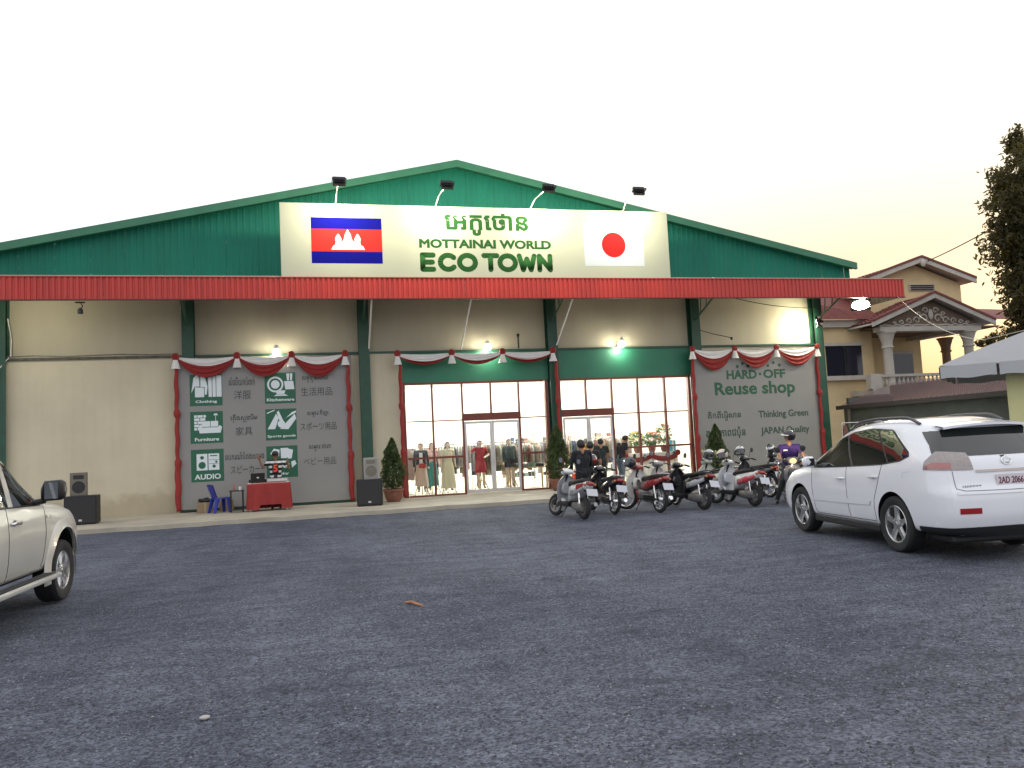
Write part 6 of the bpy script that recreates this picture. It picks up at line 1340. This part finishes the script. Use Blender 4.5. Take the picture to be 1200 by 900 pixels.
# ------------------------------------------------------------------ low shed with maroon roof
shed = thing('lean_to_shed', 'low shed with dull maroon metal roof and grey green wall behind the white car', 'shed', (22, -2.8, 0))
def Sh(name, mb, m, **k): return ob(name, mb, m, shed, world=True, **k)
b = MB(); n = 40
for i in range(n):
    y0 = 1.2-10*i/n; y1 = 1.2-10*(i+1)/n; ym = y0+(y1-y0)*.6
    for a, c, d in ((y0, ym, 0), (ym, y1, .025)): b.add([(20.7, a, 2.55+d), (20.7, c, 2.55+d), (23.4, c, 3.45+d), (23.4, a, 3.45+d)], [(0, 1, 2, 3)])
Sh('roof_sheet', b, mat('maroon_sheet', (.11, .05, .05), .6, var=.2, vs=2), fix=False); Sh('fascia', B(20.66, 20.70, -8.8, 1.2, 2.44, 2.60), mat('shed_edge', (.05, .045, .045), .7)); Sh('wall', B(20.95, 21.1, -8.6, 1.1, 0, 2.62), mat('shed_wall', (.11, .13, .11), .8, var=.2, vs=2)); Sh('post', B(20.85, 20.95, .6, .75, 0, 2.5), m_steel); Sh('wall', B(21.1, 23.3, .95, 1.1, 0, 2.9), mat('shed_wall', (.11, .13, .11), .8)); Sh('wall', B(23.2, 23.35, -8.6, 1.1, 0, 3.35), m_cream)
# ------------------------------------------------------------------ tent and booth
tent = thing('tent', 'white canopy tent with grey valance at the right edge', 'tent', (19.0, -9.5, 0)); th = -math.atan2(.75, .66)
tent.rotation_euler = (0, 0, th); m_tent = mat('tent_fabric', (.32, .32, .33), .6, var=.06, vs=1.5)
C4 = [(-2, -2), (2, -2), (2, 2), (-2, 2)]
for i in range(4):
    (x0, y0), (x1, y1) = C4[i], C4[(i+1) % 4]
    def rp(u, v): 
        w = v; x = lin(lin(x0, x1, u), 0, w); y = lin(lin(y0, y1, u), 0, w); return (x, y, lin(3.20, 4.10, w**.92)-.05*sin(pi*u)*(1-w))
    ob('roof_panel', MB().grid(rp, 12, 8), m_tent, tent, smooth='all', fix=False)
    for k_ in range(3):
        a, b_ = k_/3+.008, (k_+1)/3-.008
        ob('valance_panel', MB().grid(lambda u, v: (lin(lin(x0, x1, a), lin(x0, x1, b_), u)*1.005, lin(lin(y0, y1, a), lin(y0, y1, b_), u)*1.005, lin(2.86, 3.185, v)+.02*sin(u*9)*(1-v)), 10, 3), mat('valance', (.40, .41, .42), .6), tent, smooth='all', fix=False)
    if x0 > 0: ob('pole', MB().tube([(x0*.985, y0*.985, 0), (x0*.985, y0*.985, 3.19)], .03, 8), m_steel, tent)
    ob('eave_bar', MB().tube([(x0*.985, y0*.985, 3.16), (x1*.985, y1*.985, 3.16)], .022, 6), m_steel, tent)
bo = thing('booth_wall', 'pale yellow green booth wall under the tent', 'wall', (18.2, -10.6, 0)); bo.rotation_euler = (0, 0, th)
m_bw = mat('booth_yellow', (.62, .60, .30), .75, var=.08, vs=1); ob('panel', B(-.85, 2.6, -.05, .05, 0, 3.15), m_bw, bo); ob('panel', B(-.85, -.75, .05, 2.2, 0, 3.15), m_bw, bo); ob('plinth', B(-.87, 2.62, -.07, -.051, 0, .2), m_conc, bo)
# things behind the white car: a rack of hanging clothes
rack(17.1, -4.9, R(-25), 1.2, 1.75, 'outdoor clothes rack with pale blue and dark garments behind the white car', 9, 77); 
# ------------------------------------------------------------------ trees
def tree(label, loc, h, blobs, N, leaf, seed, group=None):
    t = thing('mango_tree', label, 'tree', loc, 0, group); rg = np.random.default_rng(seed); P = []; tot = sum(r[3]**2 for r in blobs)
    ob('trunk', MB().tube([(0, 0, 0), (.1, .05, h*.25), (-.05, 0, h*.5), (0, 0, h*.8)], [.38, .28, .2, .06], 10), m_bark, t, smooth=True)
    for x, y, z, r in blobs:
        ob('limb', MB().tube([(0, 0, max(1.5, z*.45)), (x*.5, y*.5, z*.75), (x, y, z)], [.14, .08, .02], 6), m_bark, t)
        n = int(N*r*r/tot); k_ = max(5, n//45); c = rg.normal(size=(k_, 3)); c /= np.linalg.norm(c, axis=1)[:, None]; c *= (.35+.65*rg.random(k_))[:, None]*r; c[:, 2] *= .85
        for q in c: P.append(np.array([x, y, z])+q+rg.normal(size=(n//k_, 3))*r*.13)
    P = np.concatenate(P); me = leaf_cloud(P, leaf, aspect=.32, seed=seed); me.materials.append(m_leaf_mango); ob('crown', me, None, t)
rr_ = random.Random(9)
bl = [(0, 0, 13.2, 1.6), (-.55, -.5, 11.6, 1.5), (1.2, .3, 11.8, 2.0), (.3, 0, 9.8, 1.9), (.3, -.6, 8.3, 1.8), (1.4, .8, 8.6, 2.2), (.8, -.8, 6.6, 1.8), (.6, .4, 5.6, 1.5), (1.4, .2, 6.0, 2.0), (1.6, .5, 4.4, 1.7), (2.6, .3, 7.6, 2.0), (-.7, -.2, 10.6, 1.2), (-.5, -.3, 7.2, 1.1), (2.5, 0, 10, 2.0), (.6, .2, 14.6, 1.1)]
tree('tall dark leafy tree at the right edge behind the house', (32.9, 3.0, 0), 13.5, bl, 36000, .30, 5)
tree('leafy tree seen behind the house balcony', (52, 22, 0), 8, [(0, 0, 7.4, 1.8), (-1.6, 0, 6.0, 1.5), (1.5, 0, 6.2, 1.7), (0, 0, 5.2, 1.8), (-2.6, 0, 7.6, .9)], 6000, .34, 6)
tree('small tree left of the house balcony column, far behind', (49, 40, 0), 5, [(0, 0, 5.5, 1.5), (-1, 0, 4.6, 1.2), (1, 0, 4.4, 1.3)], 3000, .34, 8)
# ------------------------------------------------------------------ cables
def sagline(a, b, s, n=20): 
    a, b = Vector(a), Vector(b); return [a.lerp(b, i/n)-Vector((0, 0, s*4*(i/n)*(1-i/n))) for i in range(n+1)]
tag(ob('power_cable', MB().tube(sagline((35.4, 11.8, 11.2), (32.9, 2.6, 11.6), .12), .03, 6), m_black), 'dark power cable running from the house roof to the tree', 'cable')
tag(ob('guy_rope', MB().tube(sagline((20.9, -2.45, 6.42), (18.0, -9.0, 3.92), .35)+sagline((18.0, -9.0, 3.92), (19.0, -9.5, 4.12), .0, 3)[1:], .010, 6), m_deck), 'pale rope from the end of the red canopy to the tent', 'rope')
tag(ob('wall_cable', MB().tube([(14.1, -.3, 5.55), (14.5, -.5, 5.38), (15.0, -.8, 5.2)]+[(15.05, -.82, 5.18)], .014, 6).ell((15.05, -.82, 5.16), .05, .05, .06, 8, 6), m_black), 'short black cable with a plug under the canopy beside the poster', 'cable')
tag(ob('wall_cable', MB().tube(sagline((14.2, -2.3, 6.42), (18.5, -1.2, 6.2), .12), .014, 6), m_black), 'black cable sagging under the canopy above the right poster', 'cable')
tag(ob('conduit_cable', MB().tube([(-8.7, -.16, 5.06)]+[(-8.7+i*.8, -.16, 5.06+.02*sin(i*2.1)) for i in range(1, 7)]+[(-3.95, -.17, 5.05)], .02, 6), m_steel), 'grey conduit along the ledge of the left wall', 'cable')
tag(ob('drop_cable', MB().tube([(-8.62, -.3, 6.2), (-8.58, -.12, 5.6), (-8.6, -.12, 5.1), (-8.85, -.3, 4.7), (-8.93, -.3, 2.0), (-8.93, -.3, .2)], .015, 6), m_cloth_white), 'pale cable running down the left green column', 'cable')
t = thing('pipe_vent', 'small black pipe vent on top of the beam by the left window', 'pipe', (7.15, -.25, 5.02)); ob('pipe', MB().tube([(0, 0, 0), (0, 0, .42)], .03, 8), m_black, t); ob('cap', MB().lathe([(.02, .52), (.055, .5), (.055, .42), (.03, .40)], 10), m_black, t)
# stick and pale stones lying on the gravel
s_ = MB().tube([(-.14, .05, .016), (-.05, .03, .03), (.05, -.02, .022), (.15, -.06, .014)], [.012, .016, .015, .008], 8); o = tag(ob('stick', s_, mat('stick_bark', (.45, .20, .10), .7, var=.3, vs=20), smooth=True), 'short orange brown stick lying on the gravel', 'stick'); o.location = (1.06, -18.05, .0); o.rotation_euler = (0, 0, R(-38))
b = MB().ell((0, 0, .01), .035, .028, .014, 9, 5); b.v = [(x*(1+.2*sin(y*60)), y, z) for x, y, z in b.v]; o = tag(ob('pale_stone', b, mat('pale_stone', (.42, .40, .38), .85)), 'flat pale stone lying on the gravel at the left', 'stone'); o.location = (-.72, -21.2, -.005)
